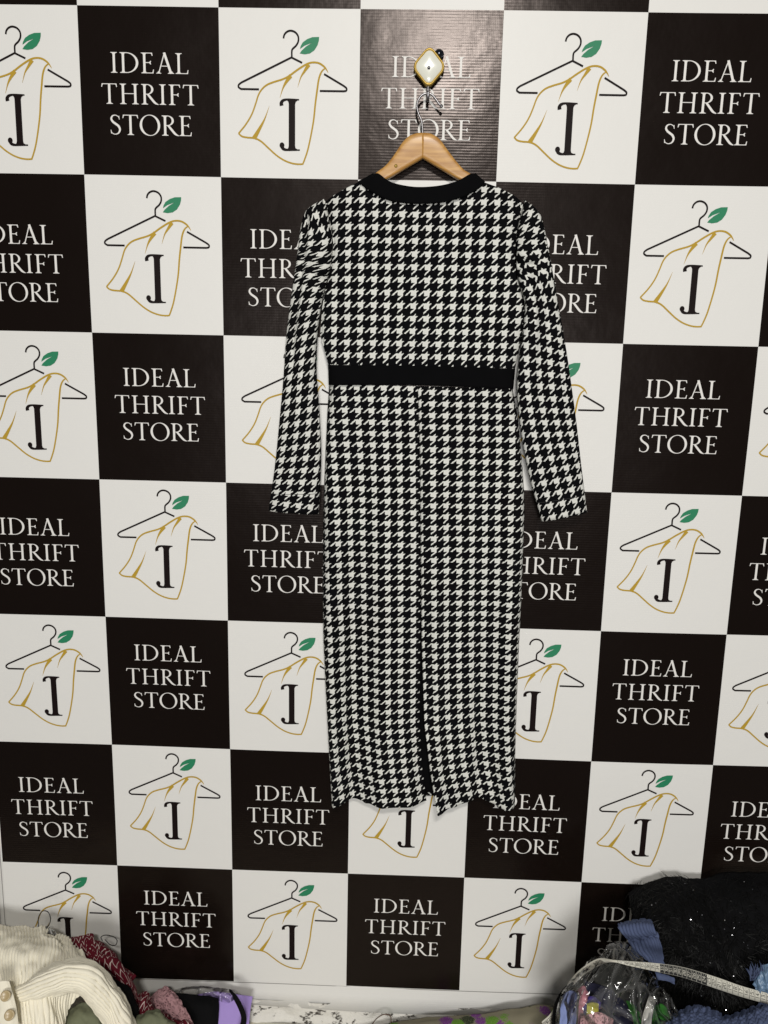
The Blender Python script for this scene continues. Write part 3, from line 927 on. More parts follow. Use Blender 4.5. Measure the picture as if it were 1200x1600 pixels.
M['dotted'] = print_mat('dotted_navy', (0.012, 0.012, 0.035), (0.6, 0.6, 0.6), 'dots')

def film():
    m = bpy.data.materials.new('clear_film'); m.use_nodes = True
    t = NT(m); n = t.n
    n.remove(n['Principled BSDF'])
    co = t.node('ShaderNodeTexCoord').outputs['UV']
    mp = t.node('ShaderNodeMapping'); t.l.new(co, mp.inputs[0]); mp.inputs['Scale'].default_value = (1, 0.45, 1); mp.inputs['Rotation'].default_value = (0, 0, 0.5)
    mp.inputs['Scale'].default_value = (1, 0.55, 1)
    wob = t.node('ShaderNodeTexNoise'); t.l.new(mp.outputs[0], wob.inputs['Vector']); wob.inputs['Scale'].default_value = 18
    ad = t.node('ShaderNodeVectorMath', operation='MULTIPLY_ADD'); t.l.new(wob.outputs['Color'], ad.inputs[0]); ad.inputs[1].default_value = (0.03, 0.03, 0); t.l.new(mp.outputs[0], ad.inputs[2])
    vo = t.node('ShaderNodeTexVoronoi', feature='DISTANCE_TO_EDGE'); t.l.new(ad.outputs[0], vo.inputs['Vector']); vo.inputs['Scale'].default_value = 34
    cr = t.math('SUBTRACT', 1.0, t.ramp(vo.outputs['Distance'], 0.0, 0.16))
    nb = t.bump(cr, 0.8, 0.006)
    tr = t.node('ShaderNodeBsdfTransparent'); tr.inputs[0].default_value = (0.93, 0.93, 0.92, 1)
    gl = t.node('ShaderNodeBsdfGlossy'); gl.inputs['Roughness'].default_value = 0.10; t.l.new(nb, gl.inputs['Normal'])
    df = t.node('ShaderNodeBsdfDiffuse'); df.inputs[0].default_value = (0.55, 0.55, 0.54, 1); t.l.new(nb, df.inputs['Normal'])
    fr = t.node('ShaderNodeFresnel'); fr.inputs[0].default_value = 1.5; t.l.new(nb, fr.inputs['Normal'])
    m1 = t.node('ShaderNodeMixShader'); t.l.new(t.math('MULTIPLY', cr, 0.10), m1.inputs[0]); t.l.new(tr.outputs[0], m1.inputs[1]); t.l.new(df.outputs[0], m1.inputs[2])
    m2 = t.node('ShaderNodeMixShader'); t.l.new(t.math('MULTIPLY', fr.outputs[0], 1.3, clamp=True), m2.inputs[0]); t.l.new(m1.outputs[0], m2.inputs[1]); t.l.new(gl.outputs[0], m2.inputs[2])
    t.l.new(m2.outputs[0], n['Material Output'].inputs[0])
    return m
M['film'] = film()

# --- left heap, back to front
o, _ = drape('lilac_garment', [[(300, 1556, -.040), (335, 1549, -.040), (365, 1553, -.040), (395, 1557, -.038)],
                               [(300, 1580, -.060), (338, 1575, -.062), (365, 1578, -.060), (391, 1580, -.056)],
                               [(300, 1612, -.080), (338, 1612, -.080), (365, 1612, -.078), (388, 1612, -.070)]], M['lilac'], 40, 40, crumple(1.0, 0.003, 18))
tag(o, 'lilac cotton garment folded beside the black strap at the banner foot', 'garment')
plastic = drape('plastic_sleeve', [[(265, 1547, -.034), (310, 1540, -.036), (350, 1545, -.034), (384, 1556, -.030)],
                                   [(262, 1556, -.046), (310, 1551, -.050), (350, 1556, -.050), (384, 1563, -.044)]], M['film'], 60, 14, crumple(2.0, 0.004, 45, 0.5), thick=0, ground=True)[0]
tag(plastic, 'crinkled clear plastic sleeve showing above the lilac garment', 'plastic wrap')
o, _ = drape('camisole', [[(262, 1550, -.055), (300, 1554, -.060), (330, 1557, -.060), (341, 1561, -.058)],
                          [(275, 1575, -.075), (305, 1575, -.082), (330, 1577, -.082), (342, 1580, -.074)],
                          [(290, 1612, -.09), (310, 1612, -.095), (328, 1612, -.095), (340, 1612, -.085)]], M['soft_black'], 40, 40, crumple(3.0, 0.004, 20))
tag(o, 'plain black garment folded between pink lace and lilac cloth', 'garment')
st = tube('shoulder_strap', spline([at(361, 1549, -.062), at(366, 1556, -.085), at(375, 1572, -.095), at(381, 1590, -.100), at(378, 1606, -.105), at(370, 1625, -.11)], 30), 0.0058, M['soft_black'], None, 12, 0.5)
tag(st, 'black elastic strap curving over the lilac garment', 'strap')
o, _ = drape('lace_garment', [[(232, 1558, -.060), (250, 1546, -.060), (264, 1545, -.060), (276, 1556, -.060)],
                              [(238, 1572, -.085), (255, 1566, -.092), (272, 1565, -.092), (289, 1578, -.085)],
                              [(245, 1612, -.10), (268, 1610, -.105), (285, 1610, -.105), (308, 1612, -.10)]], M['lace'], 50, 46, crumple(4.0, 0.007, 55, 0.3))
tag(o, 'pale pink lace garment bunched next to maroon print cloth', 'garment')
mar = thing('printed_blouse', 'maroon blouse with white jagged print slumped against the banner', 'blouse')
def mar_fold(s, t, u, v):
    return 0.010 * math.sin(v * 55 + u * 30) * smooth(0, 0.2, t) * 0.5 + 0.010 * fbm(u * 16, v * 14, 5.0, 3)
drape('body', [[(95, 1472, -.050), (125, 1464, -.050), (148, 1466, -.050), (166, 1480, -.050)],
               [(100, 1490, -.080), (132, 1482, -.085), (163, 1486, -.085), (188, 1508, -.080)],
               [(110, 1520, -.105), (150, 1512, -.115), (184, 1512, -.115), (210, 1530, -.105)],
               [(130, 1560, -.125), (165, 1550, -.135), (196, 1545, -.130), (216, 1560, -.120)],
               [(150, 1610, -.14), (180, 1605, -.15), (205, 1600, -.145), (228, 1605, -.13)]], M['maroon'], 80, 90, mar_fold, mar)
drape('sleeve', [[(214, 1556, -.10), (224, 1549, -.105), (236, 1551, -.105), (239, 1562, -.10)],
                 [(210, 1575, -.125), (222, 1568, -.135), (234, 1570, -.132), (238, 1577, -.12)],
                 [(200, 1600, -.145), (220, 1592, -.152), (240, 1590, -.150), (262, 1588, -.13)],
                 [(205, 1620, -.155), (235, 1610, -.16), (265, 1604, -.155), (298, 1604, -.13)]], M['maroon'], 60, 60, crumple(6.0, 0.010, 26, 0.4), mar)
o, _ = drape('black_trousers', [[(128, 1502, -.120), (145, 1508, -.125), (165, 1524, -.128), (196, 1534, -.120)],
                                [(140, 1535, -.145), (160, 1534, -.152), (184, 1540, -.150), (208, 1552, -.140)],
                                [(160, 1575, -.165), (180, 1570, -.172), (200, 1572, -.168), (216, 1582, -.155)],
                                [(175, 1612, -.17), (192, 1612, -.18), (205, 1612, -.175), (214, 1612, -.165)]], M['soft_black'], 44, 50, crumple(7.0, 0.006, 18))
tag(o, 'black garment wedged between maroon print blouse and olive cloth', 'garment')
olv = thing('olive_garment', 'olive green cotton garment showing under the cream cardigan sleeve', 'garment')
drape('upper_fold', [[(150, 1535, -.140), (166, 1535, -.145), (182, 1545, -.145), (190, 1558, -.140)],
                     [(150, 1560, -.165), (168, 1558, -.170), (186, 1565, -.168), (195, 1576, -.160)],
                     [(150, 1605, -.185), (170, 1600, -.19), (190, 1602, -.185), (200, 1608, -.175)]], M['olive'], 36, 36, crumple(8.0, 0.008, 30, 0.5), olv)
drape('lower_fold', [[(90, 1600, -.170), (118, 1572, -.172), (142, 1568, -.172), (165, 1590, -.170)],
                     [(85, 1620, -.20), (115, 1600, -.205), (142, 1598, -.205), (168, 1612, -.20)]], M['olive'], 36, 36, crumple(9.0, 0.008, 30, 0.5), olv)
drape('front_fold', [[(205, 1596, -.165), (228, 1581, -.170), (246, 1578, -.170), (262, 1590, -.165), (276, 1604, -.16)],
                     [(200, 1612, -.185), (226, 1600, -.195), (248, 1598, -.195), (266, 1606, -.19), (284, 1615, -.18)]], M['olive'], 44, 36, crumple(10.0, 0.007, 34, 0.5), olv)

card = thing('cardigan', 'cream ribbed knit cardigan with horn buttons heaped at the left', 'cardigan')
def ribs(freq, warp, amp, big, seed, along='u'):
    def d(s, t, u, v):
        wv = u if along == 'u' else v
        ph = wv * freq + warp * fbm(u * 9, v * 9, seed, 2)
        r = math.sin(ph)
        return amp * (r if r > 0 else r * 1.6) + big * fbm(u * 15, v * 11, seed + 2, 3)
    return d
drape('body', [[(-60, 1450, -.09), (-10, 1443, -.085), (28, 1441, -.080), (66, 1447, -.080), (100, 1462, -.090), (126, 1486, -.105)],
               [(-60, 1485, -.14), (-10, 1480, -.145), (34, 1474, -.145), (76, 1478, -.145), (112, 1490, -.145), (140, 1510, -.140)],
               [(-60, 1525, -.185), (-8, 1520, -.195), (38, 1512, -.20), (80, 1514, -.195), (118, 1520, -.185), (150, 1535, -.170)],
               [(-60, 1575, -.22), (-6, 1570, -.235), (40, 1565, -.235), (72, 1562, -.225), (92, 1568, -.21), (120, 1570, -.19)],
               [(-60, 1630, -.25), (-4, 1630, -.26), (40, 1622, -.26), (70, 1615, -.25), (90, 1612, -.23), (104, 1608, -.21)]],
      M['cream'], 230, 150, ribs(900, 9.0, 0.00085, 0.016, 11.0), card, thick=0.003)
slv = [(28, 1556), (66, 1540), (104, 1526), (136, 1527), (160, 1552), (182, 1588), (200, 1630)]
hwid = [14, 22, 26, 27, 25, 24, 22]
S1 = spline([Vector(p) for p in slv], 7)
rowsA, rowsB, rowsC, rowsD = [], [], [], []
for i, p in enumerate(S1):
    d = (S1[min(i + 1, 6)] - S1[max(i - 1, 0)]).normalized(); nn = Vector((d.y, -d.x))
    dep = [-.238, -.240, -.235, -.228, -.225, -.225, -.228][i]
    for rr, k, e in ((rowsA, 1.0, 0.040), (rowsB, 0.45, 0.006), (rowsC, -0.45, 0.0), (rowsD, -1.0, 0.025)):
        q = p + nn * hwid[i] * k
        rr.append((q.x, q.y, dep + e))
drape('sleeve', [rowsA, rowsB, rowsC, rowsD], M['cream'], 170, 90, ribs(950, 6.0, 0.0010, 0.007, 14.0, 'v'), card, thick=0.003, ground=False)
pk, pv = drape('placket', [[(-16, 1535, -.243), (-4, 1533, -.246), (6, 1532, -.246), (14, 1533, -.243)],
                           [(-10, 1570, -.258), (2, 1568, -.262), (14, 1567, -.262), (24, 1568, -.257)],
                           [(-8, 1615, -.272), (6, 1613, -.276), (18, 1612, -.276), (30, 1613, -.270)]], M['cream'], 30, 40, crumple(15.0, 0.003, 30), card, thick=0.003, ground=False)
for bx, by, dep in ((9, 1556, -.2635), (15, 1586, -.2735)):
    c = at(bx, by, dep)
    nrm = Vector((0.15, -0.80, 0.58)).normalized()
    a = nrm.cross(Vector((0, 0, 1))).normalized(); b = nrm.cross(a)
    V, F = [], []
    prof = [(0.0085, 0.0), (0.0088, 0.0018), (0.0076, 0.0030), (0.0060, 0.0022), (0.0020, 0.0016), (0.0002, 0.0016)]
    for r, h in prof:
        for k in range(24): V.append(c + a * (r * math.cos(k * PI / 12)) + b * (r * math.sin(k * PI / 12)) + nrm * h)
    for j in range(len(prof) - 1):
        for k in range(24): F.append((j * 24 + k, j * 24 + (k + 1) % 24, (j + 1) * 24 + (k + 1) % 24, (j + 1) * 24 + k))
    mesh_obj('button', V, F, M['tortoise'], card)
def loop(name, pts, dep, r, material, parent):
    return tube(name, spline([at(x, y, dep + 0.004 * math.sin(i)) for i, (x, y) in enumerate(pts)], 48), r, material, parent, 8)
loop('hanging_loop', [(60, 1448), (60, 1434), (66, 1424), (75, 1425), (79, 1436), (76, 1446), (71, 1449)], -.085, 0.0009, M['wire_black'], card)
tgo, _ = drape('care_tag', [[(58, 1449, -.080), (72, 1447, -.080), (86, 1454, -.082)], [(58, 1460, -.098), (72, 1458, -.100), (90, 1464, -.098)]], M['film'], 12, 8, crumple(3.3, 0.002), card, thick=0.0004, ground=False)
loop('hanging_loop', [(160, 1470), (158, 1464), (166, 1461), (178, 1464), (183, 1470), (180, 1477), (172, 1476), (164, 1468)], -.062, 0.0009, M['wire_black'], mar)

# --- floral cloth and little wire in the middle
fl, _ = drape('floral_garment', [[(560, 1609, -.026), (640, 1594, -.030), (720, 1587, -.034), (800, 1577, -.038), (846, 1571, -.040), (872, 1580, -.042), (900, 1600, -.045)],
                                 [(560, 1618, -.05), (640, 1606, -.056), (720, 1600, -.060), (800, 1593, -.066), (846, 1590, -.070), (872, 1597, -.07), (900, 1610, -.07)],
                                 [(560, 1640, -.08), (640, 1636, -.09), (720, 1632, -.1), (800, 1628, -.1), (846, 1626, -.1), (872, 1628, -.1), (900, 1635, -.1)]],
              M['floral'], 100, 40, crumple(20.0, 0.004, 14))
tag(fl, 'floral garment with purple and green print lying below the banner', 'garment')
wl = tube('wire_loop', spline([at(578, 1606, -.045), at(588, 1592, -.042), at(600, 1585, -.040), at(610, 1588, -.042), at(611, 1598, -.048)], 30), 0.0009, new_mat('rusty_wire', (0.10, 0.05, 0.03), 0.5, 0.5, 0.6)[0], None, 8)
tag(wl, 'thin brown wire loop sticking up by the floral garment', 'wire')

# --- right heap
fur = thing('fringed_top', 'black shaggy fringed top with glittering sequins piled at the right', 'top')
fr_rows = [[(982, 1396, -.034), (1020, 1379, -.034), (1055, 1373, -.034), (1090, 1371, -.034), (1140, 1364, -.034), (1240, 1368, -.034)],
           [(988, 1430, -.080), (1024, 1415, -.090), (1060, 1412, -.095), (1100, 1410, -.095), (1150, 1405, -.095), (1250, 1405, -.095)],
           [(1005, 1475, -.115), (1040, 1468, -.135), (1075, 1465, -.14), (1115, 1462, -.145), (1160, 1458, -.145), (1255, 1458, -.145)],
           [(1030, 1530, -.140), (1062, 1522, -.165), (1095, 1520, -.175), (1130, 1520, -.18), (1175, 1518, -.18), (1260, 1515, -.18)],
           [(1050, 1580, -.155), (1085, 1575, -.185), (1115, 1575, -.195), (1150, 1575, -.20), (1190, 1575, -.20), (1265, 1570, -.20)],
           [(1062, 1625, -.165), (1095, 1625, -.195), (1125, 1625, -.205), (1160, 1625, -.21), (1200, 1625, -.21), (1270, 1620, -.21)]]
NU, NV = 90, 80
fb, fv = drape('body', fr_rows, M['soft_black'], NU, NV, crumple(22.0, 0.012, 14), fur, thick=0.003)
rng = random.Random(5)
V, F = [], []
for _ in range(8500):
    i, j = rng.randrange(1, NU - 1), int(rng.random() ** 0.9 * (NV * 0.80)) 
    p = fv[j * NU + i]; du = fv[j * NU + i + 1] - fv[j * NU + i - 1]; dv = fv[(j + 1) * NU + i] - fv[max(0, j - 1) * NU + i]
    n = dv.cross(du); n = n.normalized() if n.length > 0 else Vector((0, -1, 0))
    if n.y > 0: n = -n
    p = p + du * (rng.random() - .5) + dv * (rng.random() - .5)
    ang = rng.uniform(-1.5, 1.5) + 2.2 * fbm(p.x * 9, p.z * 9, 1.0, 2)
    d = (dv.normalized() * math.cos(ang) + du.normalized() * math.sin(ang) + n * rng.uniform(0.15, 0.8)).normalized()
    L = rng.uniform(0.010, 0.026); wd = rng.uniform(0.0004, 0.0010)
    side = d.cross(n).normalized()
    k = len(V)
    for q in range(4):
        f = q / 3
        c = p + d * (L * f) + Vector((0, 0, -1)) * (L * 0.35 * f * f) + side * (0.003 * math.sin(f * 3 + ang))
        ww = wd * (1 - 0.6 * f)
        V += [c - side * ww, c + side * ww]
    for q in range(3): F.append((k + 2 * q, k + 2 * q + 1, k + 2 * q + 3, k + 2 * q + 2))
fm = new_mat('fringe_yarn', (0.004, 0.004, 0.004), 0.45, 0.12)[0]
tag(mesh_obj('fringe', V, F, fm, fb), kind='stuff')
V, F = [], []
for _ in range(170):
    i, j = rng.randrange(1, NU - 1), rng.randrange(1, int(NV * 0.75))
    p = fv[j * NU + i] + Vector((rng.uniform(-.006, .006), rng.uniform(-.014, -.006), rng.uniform(-.004, .008)))
    a = Vector((rng.gauss(0, 1), rng.gauss(0, 1), rng.gauss(0, 1))).normalized(); b = a.orthogonal().normalized()
    r = rng.uniform(0.0003, 0.0009); k = len(V)
    V += [p + a * r * 1.5, p + b * r, p - a * r * 1.5, p - b * r]; F.append((k, k + 1, k + 2, k + 3))
tag(mesh_obj('sequins', V, F, new_mat('sequin', (0.8, 0.8, 0.85), 0.25, 0.5, 1.0)[0], fb, smooth_shade=False), kind='stuff')

swt = thing('knit_sweater', 'denim blue cable knit sweater with ribbed cuff poking out of the black top', 'sweater')
def cuff_ribs(freq, amp, start):
    def d(s, t, u, v):
        return amp * 1.9 * (abs(math.sin(u * freq / 2)) - 0.6) * smooth(start - .08, start, t) + 0.002 * fbm(u * 40, v * 40, 30.0, 3) + (1 - smooth(start - .08, start, t)) * 0.0022 * math.sin(u * 420 + 2 * math.sin(v * 260))
    return d
drape('cuff', [[(973, 1444, -.120), (990, 1440, -.120), (1006, 1438, -.120), (1017, 1440, -.118)],
               [(966, 1446, -.150), (986, 1445, -.153), (1006, 1443, -.153), (1020, 1446, -.148)],
               [(970, 1456, -.158), (989, 1460, -.162), (1010, 1455, -.162), (1024, 1456, -.155)],
               [(978, 1466, -.150), (995, 1466, -.152), (1012, 1462, -.150), (1026, 1459, -.145)]], M['denim'], 110, 50, cuff_ribs(1000, 0.0019, 0.30), swt, thick=0.003, ground=False)
drape('sleeve_end', [[(978, 1464, -.146), (994, 1463, -.148), (1010, 1459, -.148), (1026, 1456, -.142)],
                     [(986, 1478, -.158), (1000, 1475, -.164), (1015, 1470, -.164), (1031, 1472, -.156)],
                     [(994, 1489, -.160), (1006, 1489, -.170), (1020, 1487, -.170), (1035, 1494, -.160)],
                     [(1003, 1492, -.156), (1012, 1500, -.165), (1024, 1508, -.165), (1038, 1512, -.156)]], M['denim'], 120, 60, cuff_ribs(950, 0.0020, 0.25), swt, thick=0.003, ground=False)
drape('hem_edge', [[(1024, 1518, -.185), (1032, 1520, -.188), (1042, 1524, -.188), (1052, 1528, -.185)],
                   [(1028, 1531, -.190), (1036, 1532, -.196), (1045, 1533, -.196), (1054, 1538, -.190)]], M['denim'], 40, 16, crumple(31.0, 0.004, 60), swt, thick=0.003, ground=False)
def cable(s, t, u, v):
    c = u / 0.015; k = math.floor(c); f = c - k - 0.5
    tw = math.sin(v * 380 + k * 1.7)
    rope = max(0, 1 - ((f - 0.20 * tw) / 0.20) ** 2) ** 0.5 + max(0, 1 - ((f + 0.20 * tw) / 0.20) ** 2) ** 0.5 * 0.8
    return 0.0026 * rope + 0.0007 * math.sin(u * 1100) * math.sin(v * 1100) + 0.008 * fbm(u * 9, v * 9, 33.0, 2)
drape('body', [[(1022, 1604, -.215), (1048, 1588, -.222), (1075, 1573, -.222), (1100, 1573, -.222), (1128, 1585, -.222), (1160, 1578, -.222), (1190, 1568, -.222), (1250, 1570, -.222)],
               [(1015, 1612, -.24), (1045, 1602, -.25), (1075, 1590, -.255), (1102, 1590, -.255), (1130, 1600, -.255), (1162, 1594, -.255), (1195, 1586, -.255), (1255, 1588, -.255)],
               [(1010, 1640, -.27), (1042, 1635, -.28), (1075, 1630, -.285), (1102, 1630, -.285), (1130, 1635, -.285), (1164, 1632, -.285), (1200, 1625, -.285), (1260, 1625, -.285)]],
      M['denim'], 260, 90, cable, swt, thick=0.003)
sat = thing('satin_scarf', 'pale blue satin cloth crumpled at the right edge over the black top', 'scarf')
drape('body', [[(1176, 1528, -.205), (1188, 1514, -.208), (1200, 1506, -.208), (1240, 1500, -.205)],
               [(1180, 1545, -.222), (1192, 1532, -.226), (1206, 1524, -.226), (1240, 1520, -.222)],
               [(1186, 1562, -.215), (1197, 1556, -.220), (1210, 1548, -.222), (1240, 1545, -.215)],
               [(1188, 1570, -.222), (1200, 1585, -.228), (1214, 1590, -.228), (1240, 1590, -.222)]], M['satin'], 80, 80, crumple(36.0, 0.010, 75, 0.6), sat, thick=0.001, ground=False)
V, F = [], []
for _ in range(60):
    a = at(1172 + rng.random() * 26, 1524 + rng.random() * 10, -.212); b = a + Vector((rng.uniform(-.016, .006), rng.uniform(-.012, 0), rng.uniform(.008, .036)))
    k = len(V); s_ = Vector((0.0012, 0, 0)); m_ = (a + b) / 2 + Vector((rng.uniform(-.004, .004), -.003, 0))
    V += [a - s_, a + s_, m_ - s_, m_ + s_, b]; F += [(k, k + 1, k + 3, k + 2), (k + 2, k + 3, k + 4)]
mesh_obj('frayed_edge', V, F, M['denim'], sat)

# --- clear bag with small things in it
bag_f = [[(906, 1516, -.196), (935, 1490, -.196), (968, 1470, -.19), (995, 1488, -.19), (1022, 1528, -.196)],
         [(886, 1541, -.215), (928, 1522, -.238), (968, 1512, -.240), (1004, 1528, -.235), (1042, 1553, -.215)],
         [(871, 1570, -.225), (915, 1562, -.258), (965, 1558, -.264), (1014, 1568, -.255), (1060, 1580, -.225)],
         [(868, 1610, -.235), (915, 1610, -.268), (965, 1610, -.275), (1020, 1610, -.265), (1078, 1610, -.235)]]
bag = thing('plastic_bag', 'crinkled clear plastic bag full of bright scraps beside the black top', 'plastic bag')
def bagfold(s, t, u, v):
    return 0.006 * (0.5 - abs(noise.noise(Vector((u * 26 + v * 9, v * 9 - u * 5, 4.0)))) * 2) + 0.003 * fbm(u * 40, v * 30, 41.0, 3)
drape('front_film', bag_f, M['film'], 110, 100, bagfold, bag, thick=0)
drape('back_film', [[(x, y + 1, Y + 0.012 + 0.05 * min(1, k)) for (x, y, Y) in r] for k, r in enumerate(bag_f)], M['film'], 60, 60, crumple(42.0, 0.004, 30), bag, thick=0)
def scrap(name, pts, mt, label, cat, seed, amp=0.005, f=40):
    o, _ = drape(name, pts, M[mt], 36, 36, crumple(seed, amp, f, 0.3), None, thick=0.0015, ground=True)
    tag(o, label, cat, 'scraps inside the clear bag')
scrap('grey_scrap', [[(925, 1512, -.196), (950, 1500, -.196), (985, 1502, -.196), (1008, 1520, -.196)], [(930, 1545, -.212), (958, 1540, -.215), (995, 1542, -.215), (1030, 1555, -.21)], [(930, 1600, -.22), (965, 1595, -.222), (1010, 1595, -.222), (1050, 1605, -.22)]],
      'grey_cloth', 'dark grey cloth filling the upper part of the clear bag', 'cloth scrap', 51)
scrap('dotted_scrap', [[(912, 1530, -.212), (930, 1538, -.214), (955, 1545, -.216), (975, 1560, -.214)], [(918, 1552, -.226), (940, 1556, -.230), (962, 1565, -.230), (985, 1582, -.226)], [(935, 1585, -.235), (955, 1590, -.240), (972, 1596, -.240), (995, 1606, -.236)]],
      'dotted', 'navy cloth with white dots across the middle of the clear bag', 'cloth scrap', 52, 0.004, 25)
scrap('periwinkle_scrap', [[(880, 1556, -.222), (888, 1549, -.224), (896, 1548, -.224), (903, 1553, -.222)], [(876, 1578, -.235), (886, 1575, -.240), (895, 1575, -.240), (902, 1578, -.235)], [(874, 1608, -.242), (884, 1608, -.248), (893, 1608, -.248), (899, 1608, -.243)]],
      'periwinkle', 'periwinkle blue cloth at the left side of the clear bag', 'cloth scrap', 53)
scrap('pink_scrap', [[(904, 1548, -.226), (909, 1541, -.228), (914, 1542, -.228), (920, 1552, -.226)], [(906, 1556, -.236), (911, 1554, -.240), (916, 1556, -.240), (920, 1562, -.235)], [(905, 1572, -.240), (910, 1572, -.243), (915, 1573, -.243), (919, 1574, -.240)]],
      'pale_pink', 'bright pink scrap near the top left of the clear bag', 'cloth scrap', 54)
scrap('indigo_scrap', [[(912, 1564, -.236), (920, 1557, -.240), (930, 1558, -.240), (938, 1566, -.237)], [(910, 1575, -.244), (920, 1571, -.248), (930, 1572, -.248), (936, 1577, -.243)], [(912, 1588, -.246), (920, 1586, -.250), (928, 1586, -.250), (934, 1588, -.246)]],
      'indigo', 'indigo scrap just above the yellow one in the clear bag', 'cloth scrap', 55)
scrap('yellow_scrap', [[(917, 1575, -.250), (923, 1573, -.252), (930, 1573, -.252), (935, 1575, -.250)], [(917, 1578, -.253), (923, 1577, -.255), (930, 1577, -.255), (935, 1579, -.253)]],
      'yellow', 'small yellow scrap in the lower middle of the clear bag', 'cloth scrap', 56, 0.002)
scrap('green_scrap', [[(978, 1563, -.222), (984, 1565, -.226), (992, 1574, -.226), (1002, 1588, -.224)], [(984, 1580, -.236), (990, 1582, -.240), (996, 1590, -.240), (1002, 1600, -.236)], [(990, 1602, -.243), (995, 1604, -.246), (1000, 1606, -.246), (1005, 1610, -.243)]],
      'green', 'bright green scrap right of the navy dotted cloth in the bag', 'cloth scrap', 57)
scrap('dark_green_scrap', [[(1022, 1572, -.216), (1032, 1568, -.218), (1042, 1574, -.216)], [(1020, 1588, -.228), (1032, 1586, -.231), (1046, 1590, -.226)], [(1018, 1608, -.234), (1032, 1608, -.238), (1050, 1608, -.232)]],
      'green', 'green scrap between the white strip and the blue sweater', 'cloth scrap', 58)
scrap('white_strip', [[(1014, 1556, -.222), (1020, 1558, -.224), (1026, 1562, -.223)], [(1008, 1575, -.240), (1014, 1577, -.243), (1020, 1579, -.241)], [(1002, 1604, -.250), (1009, 1605, -.254), (1016, 1606, -.251)]],
      'white_cloth', 'white cloth strip near the right side of the clear bag', 'cloth scrap', 59, 0.002)
scrap('blush_scrap', [[(908, 1590, -.252), (922, 1584, -.256), (938, 1582, -.256), (955, 1592, -.252)], [(906, 1602, -.258), (922, 1600, -.263), (938, 1600, -.263), (956, 1604, -.257)]],
      'lace', 'blush pink patterned scrap at the bottom of the clear bag', 'cloth scrap', 60, 0.006)
sb = tube('black_strap', spline([at(866, 1615, -.215), at(868, 1592, -.212), at(872, 1568, -.208), at(884, 1548, -.204), at(898, 1538, -.202)], 30), 0.0062, M['soft_black'], None, 12, 0.45)
tag(sb, 'black woven strap running down the left side of the clear bag', 'strap')

# --- tape measure lying over bag and black top
tape = thing('tape_measure', 'white and black tailor tape measure draped across clear bag and black top', 'tape measure')
tt = [(846, 1597), (862, 1581), (884, 1542), (904, 1517), (934, 1498), (957, 1499.5), (985, 1502), (1030, 1505.5), (1070, 1512), (1120, 1527), (1160, 1541), (1215, 1556)]
tb = [(853, 1606), (870, 1590), (891, 1549), (911, 1524.5), (940, 1507), (959, 1503.5), (985, 1509.5), (1030, 1519), (1070, 1528), (1120, 1545), (1160, 1558), (1215, 1573)]
ty = [-.195, -.195, -.198, -.205, -.216, -.246, -.252, -.240, -.225, -.220, -.222, -.226]
NT_ = 200
TT = spline([at(x, y, d) for (x, y), d in zip(tt, ty)], NT_); TB = spline([at(x, y, d - 0.003) for (x, y), d in zip(tb, ty)], NT_)
arc = [0.0]
for i in range(1, NT_): arc.append(arc[-1] + ((TT[i] + TB[i]) / 2 - (TT[i - 1] + TB[i - 1]) / 2).length)
def on_tape(u, v, off):
    """u metres along, v 0 bottom .. 1 top"""
    k = 0
    u = max(0, min(u, arc[-1] - 1e-6))
    lo, hi = 0, NT_ - 1
    while hi - lo > 1:
        mid = (lo + hi) // 2
        if arc[mid] <= u: lo = mid
        else: hi = mid
    f = (u - arc[lo]) / (arc[lo + 1] - arc[lo])
    t, b = TT[lo].lerp(TT[lo + 1], f), TB[lo].lerp(TB[lo + 1], f)
    n = (TT[lo + 1] - TT[lo]).cross(TT[lo] - TB[lo]); n = n.normalized()
    if n.y > 0: n = -n
    return b.lerp(t, v) + n * off
M['tape_white'] = new_mat('tape_white', (0.62, 0.60, 0.52), 0.35)[0]
M['tape_black'] = new_mat('tape_black', (0.02, 0.02, 0.02), 0.35)[0]
def tape_piece(name, u0, u1, v0, v1, off, mt, parent, n=None):
    n = n or max(2, int((u1 - u0) / 0.004))
    V = [on_tape(u0 + (u1 - u0) * i / n, v, off) for v in (v0, v1) for i in range(n + 1)]
    return mesh_obj(name, V, grid_faces(n + 1, 2), mt, parent)
rb = tape_piece('ribbon', 0, arc[-1], 0, 1, 0, M['tape_white'], tape, 198)
solidify(rb, 0.0006, 0)
def u_at(x):
    i = min(range(NT_), key=lambda k: abs((TT[k] - at(x, 1500, TT[k].y)).x)); return arc[i]
uB0, uB1 = u_at(1031), u_at(1108)
tape_piece('black_section', uB0, uB1, 0.03, 0.97, 0.0006, M['tape_black'], tape)
SEG = {'0': [[(0, 0), (1, 0), (1, 2), (0, 2), (0, 0)]], '1': [[(0.5, 0), (0.5, 2)]], '2': [[(0, 2), (1, 2), (1, 1), (0, 1), (0, 0), (1, 0)]], '3': [[(0, 2), (1, 2), (0.4, 1.1), (1, 0.9), (1, 0), (0, 0)]],
       '4': [[(0.75, 0), (0.75, 2), (0, 0.7), (1.1, 0.7)]], '5': [[(1, 2), (0.1, 2), (0, 1.1), (1, 1.1), (1, 0), (0, 0)]], '6': [[(1, 2), (0, 1.2), (0, 0), (1, 0), (1, 1), (0, 1)]],
       '7': [[(0, 2), (1, 2), (0.3, 0)]], '8': [[(0, 0), (1, 0), (1, 2), (0, 2), (0, 0)], [(0, 1), (1, 1)]], '9': [[(1, 1), (0, 1), (0, 2), (1, 2), (1, 0)]]}
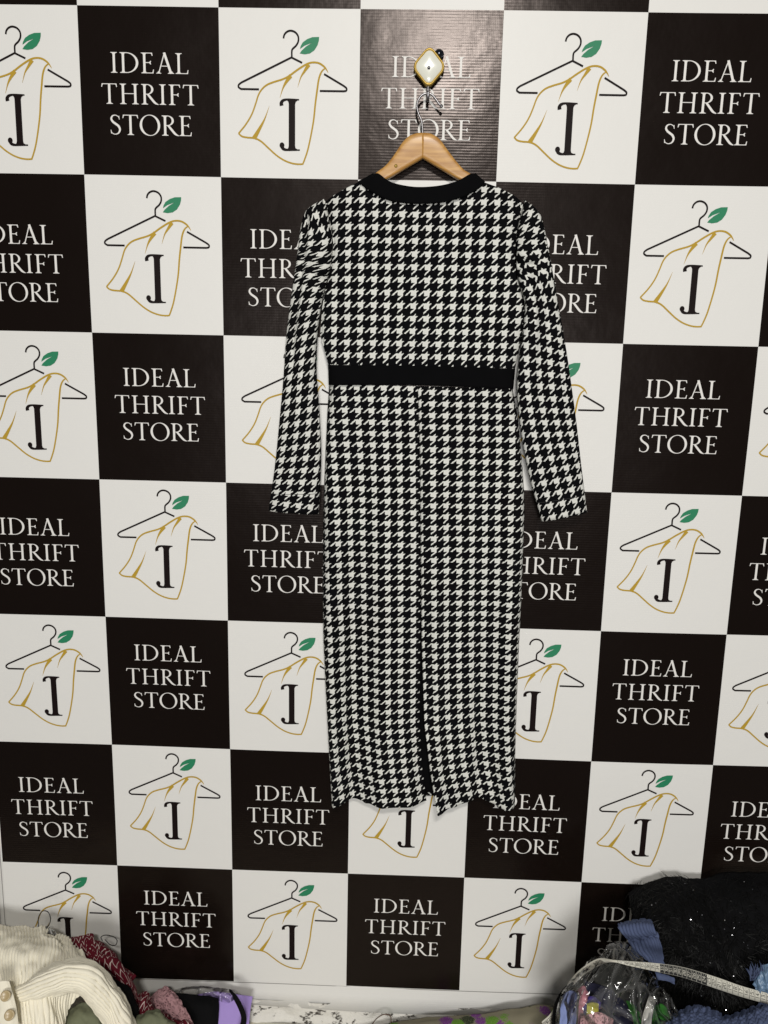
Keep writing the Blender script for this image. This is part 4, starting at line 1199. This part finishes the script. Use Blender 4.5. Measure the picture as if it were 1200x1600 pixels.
def marks(name, polys, mt, parent):
    V, F = [], []
    for p in polys:
        k = len(V); V += [on_tape(q[0], q[1], 0.0010 + 0.00001 * (k % 7)) for q in p]; F.append(tuple(range(k, k + len(p))))
    return mesh_obj(name, V, F, mt, parent, smooth_shade=False)
def numeral(txt, u, v, h, turn):
    """strokes of a number centred at (u metres, v), h metres tall; turn 0 or 180 along the tape, 90 across it"""
    W_ = 0.0165
    out = []
    x0 = -(len(txt) * 1.5 - 0.5) / 2
    for k, ch in enumerate(txt):
        for ln in SEG[ch]:
            for a, b in zip(ln, ln[1:]):
                a = Vector((x0 + k * 1.5 + a[0], a[1] - 1)) * h / 2; b = Vector((x0 + k * 1.5 + b[0], b[1] - 1)) * h / 2
                d = (b - a).normalized(); nn = Vector((-d.y, d.x)) * h * 0.06; d = d * h * 0.07
                q = [a - d - nn, b + d - nn, b + d + nn, a - d + nn]
                c, s_ = math.cos(turn), math.sin(turn)
                out.append([(u + p.x * c - p.y * s_, v + (p.x * s_ + p.y * c) / W_) for p in q])
    return out
pb, pw = [], []
step = 0.0101
u = u_at(965); k = 41
while u < arc[-1] - 0.004:
    ink = pw if uB0 - 0.001 < u + step / 2 < uB1 else pb
    ink.append([(u, 0.05), (u + 0.0006, 0.05), (u + 0.0006, 0.95), (u, 0.95)])
    ink += numeral(str(k), u + step / 2, 0.5, 0.0058, PI / 2)
    for m_ in (2, 4): ink.append([(u + step * m_ / 5, 0.80), (u + step * m_ / 5 + 0.0004, 0.80), (u + step * m_ / 5 + 0.0004, 0.96), (u + step * m_ / 5, 0.96)])
    u += step; k -= 1
for txt, x in (('34', 929), ('35', 913), ('36', 902)):
    pb += numeral(txt, u_at(x), 0.5, 0.0085, PI)
u = 0.004
while u < u_at(945):
    pb.append([(u, 0.02), (u + 0.0005, 0.02), (u + 0.0005, 0.16), (u, 0.16)]); u += 0.0035
for k in range(5):
    pb += numeral(str(38 + k), 0.005 + 0.007 * k, 0.55, 0.006, PI / 2)
marks('black_markings', pb, M['tape_black'], tape)
marks('white_markings', pw, M['tape_white'], tape)
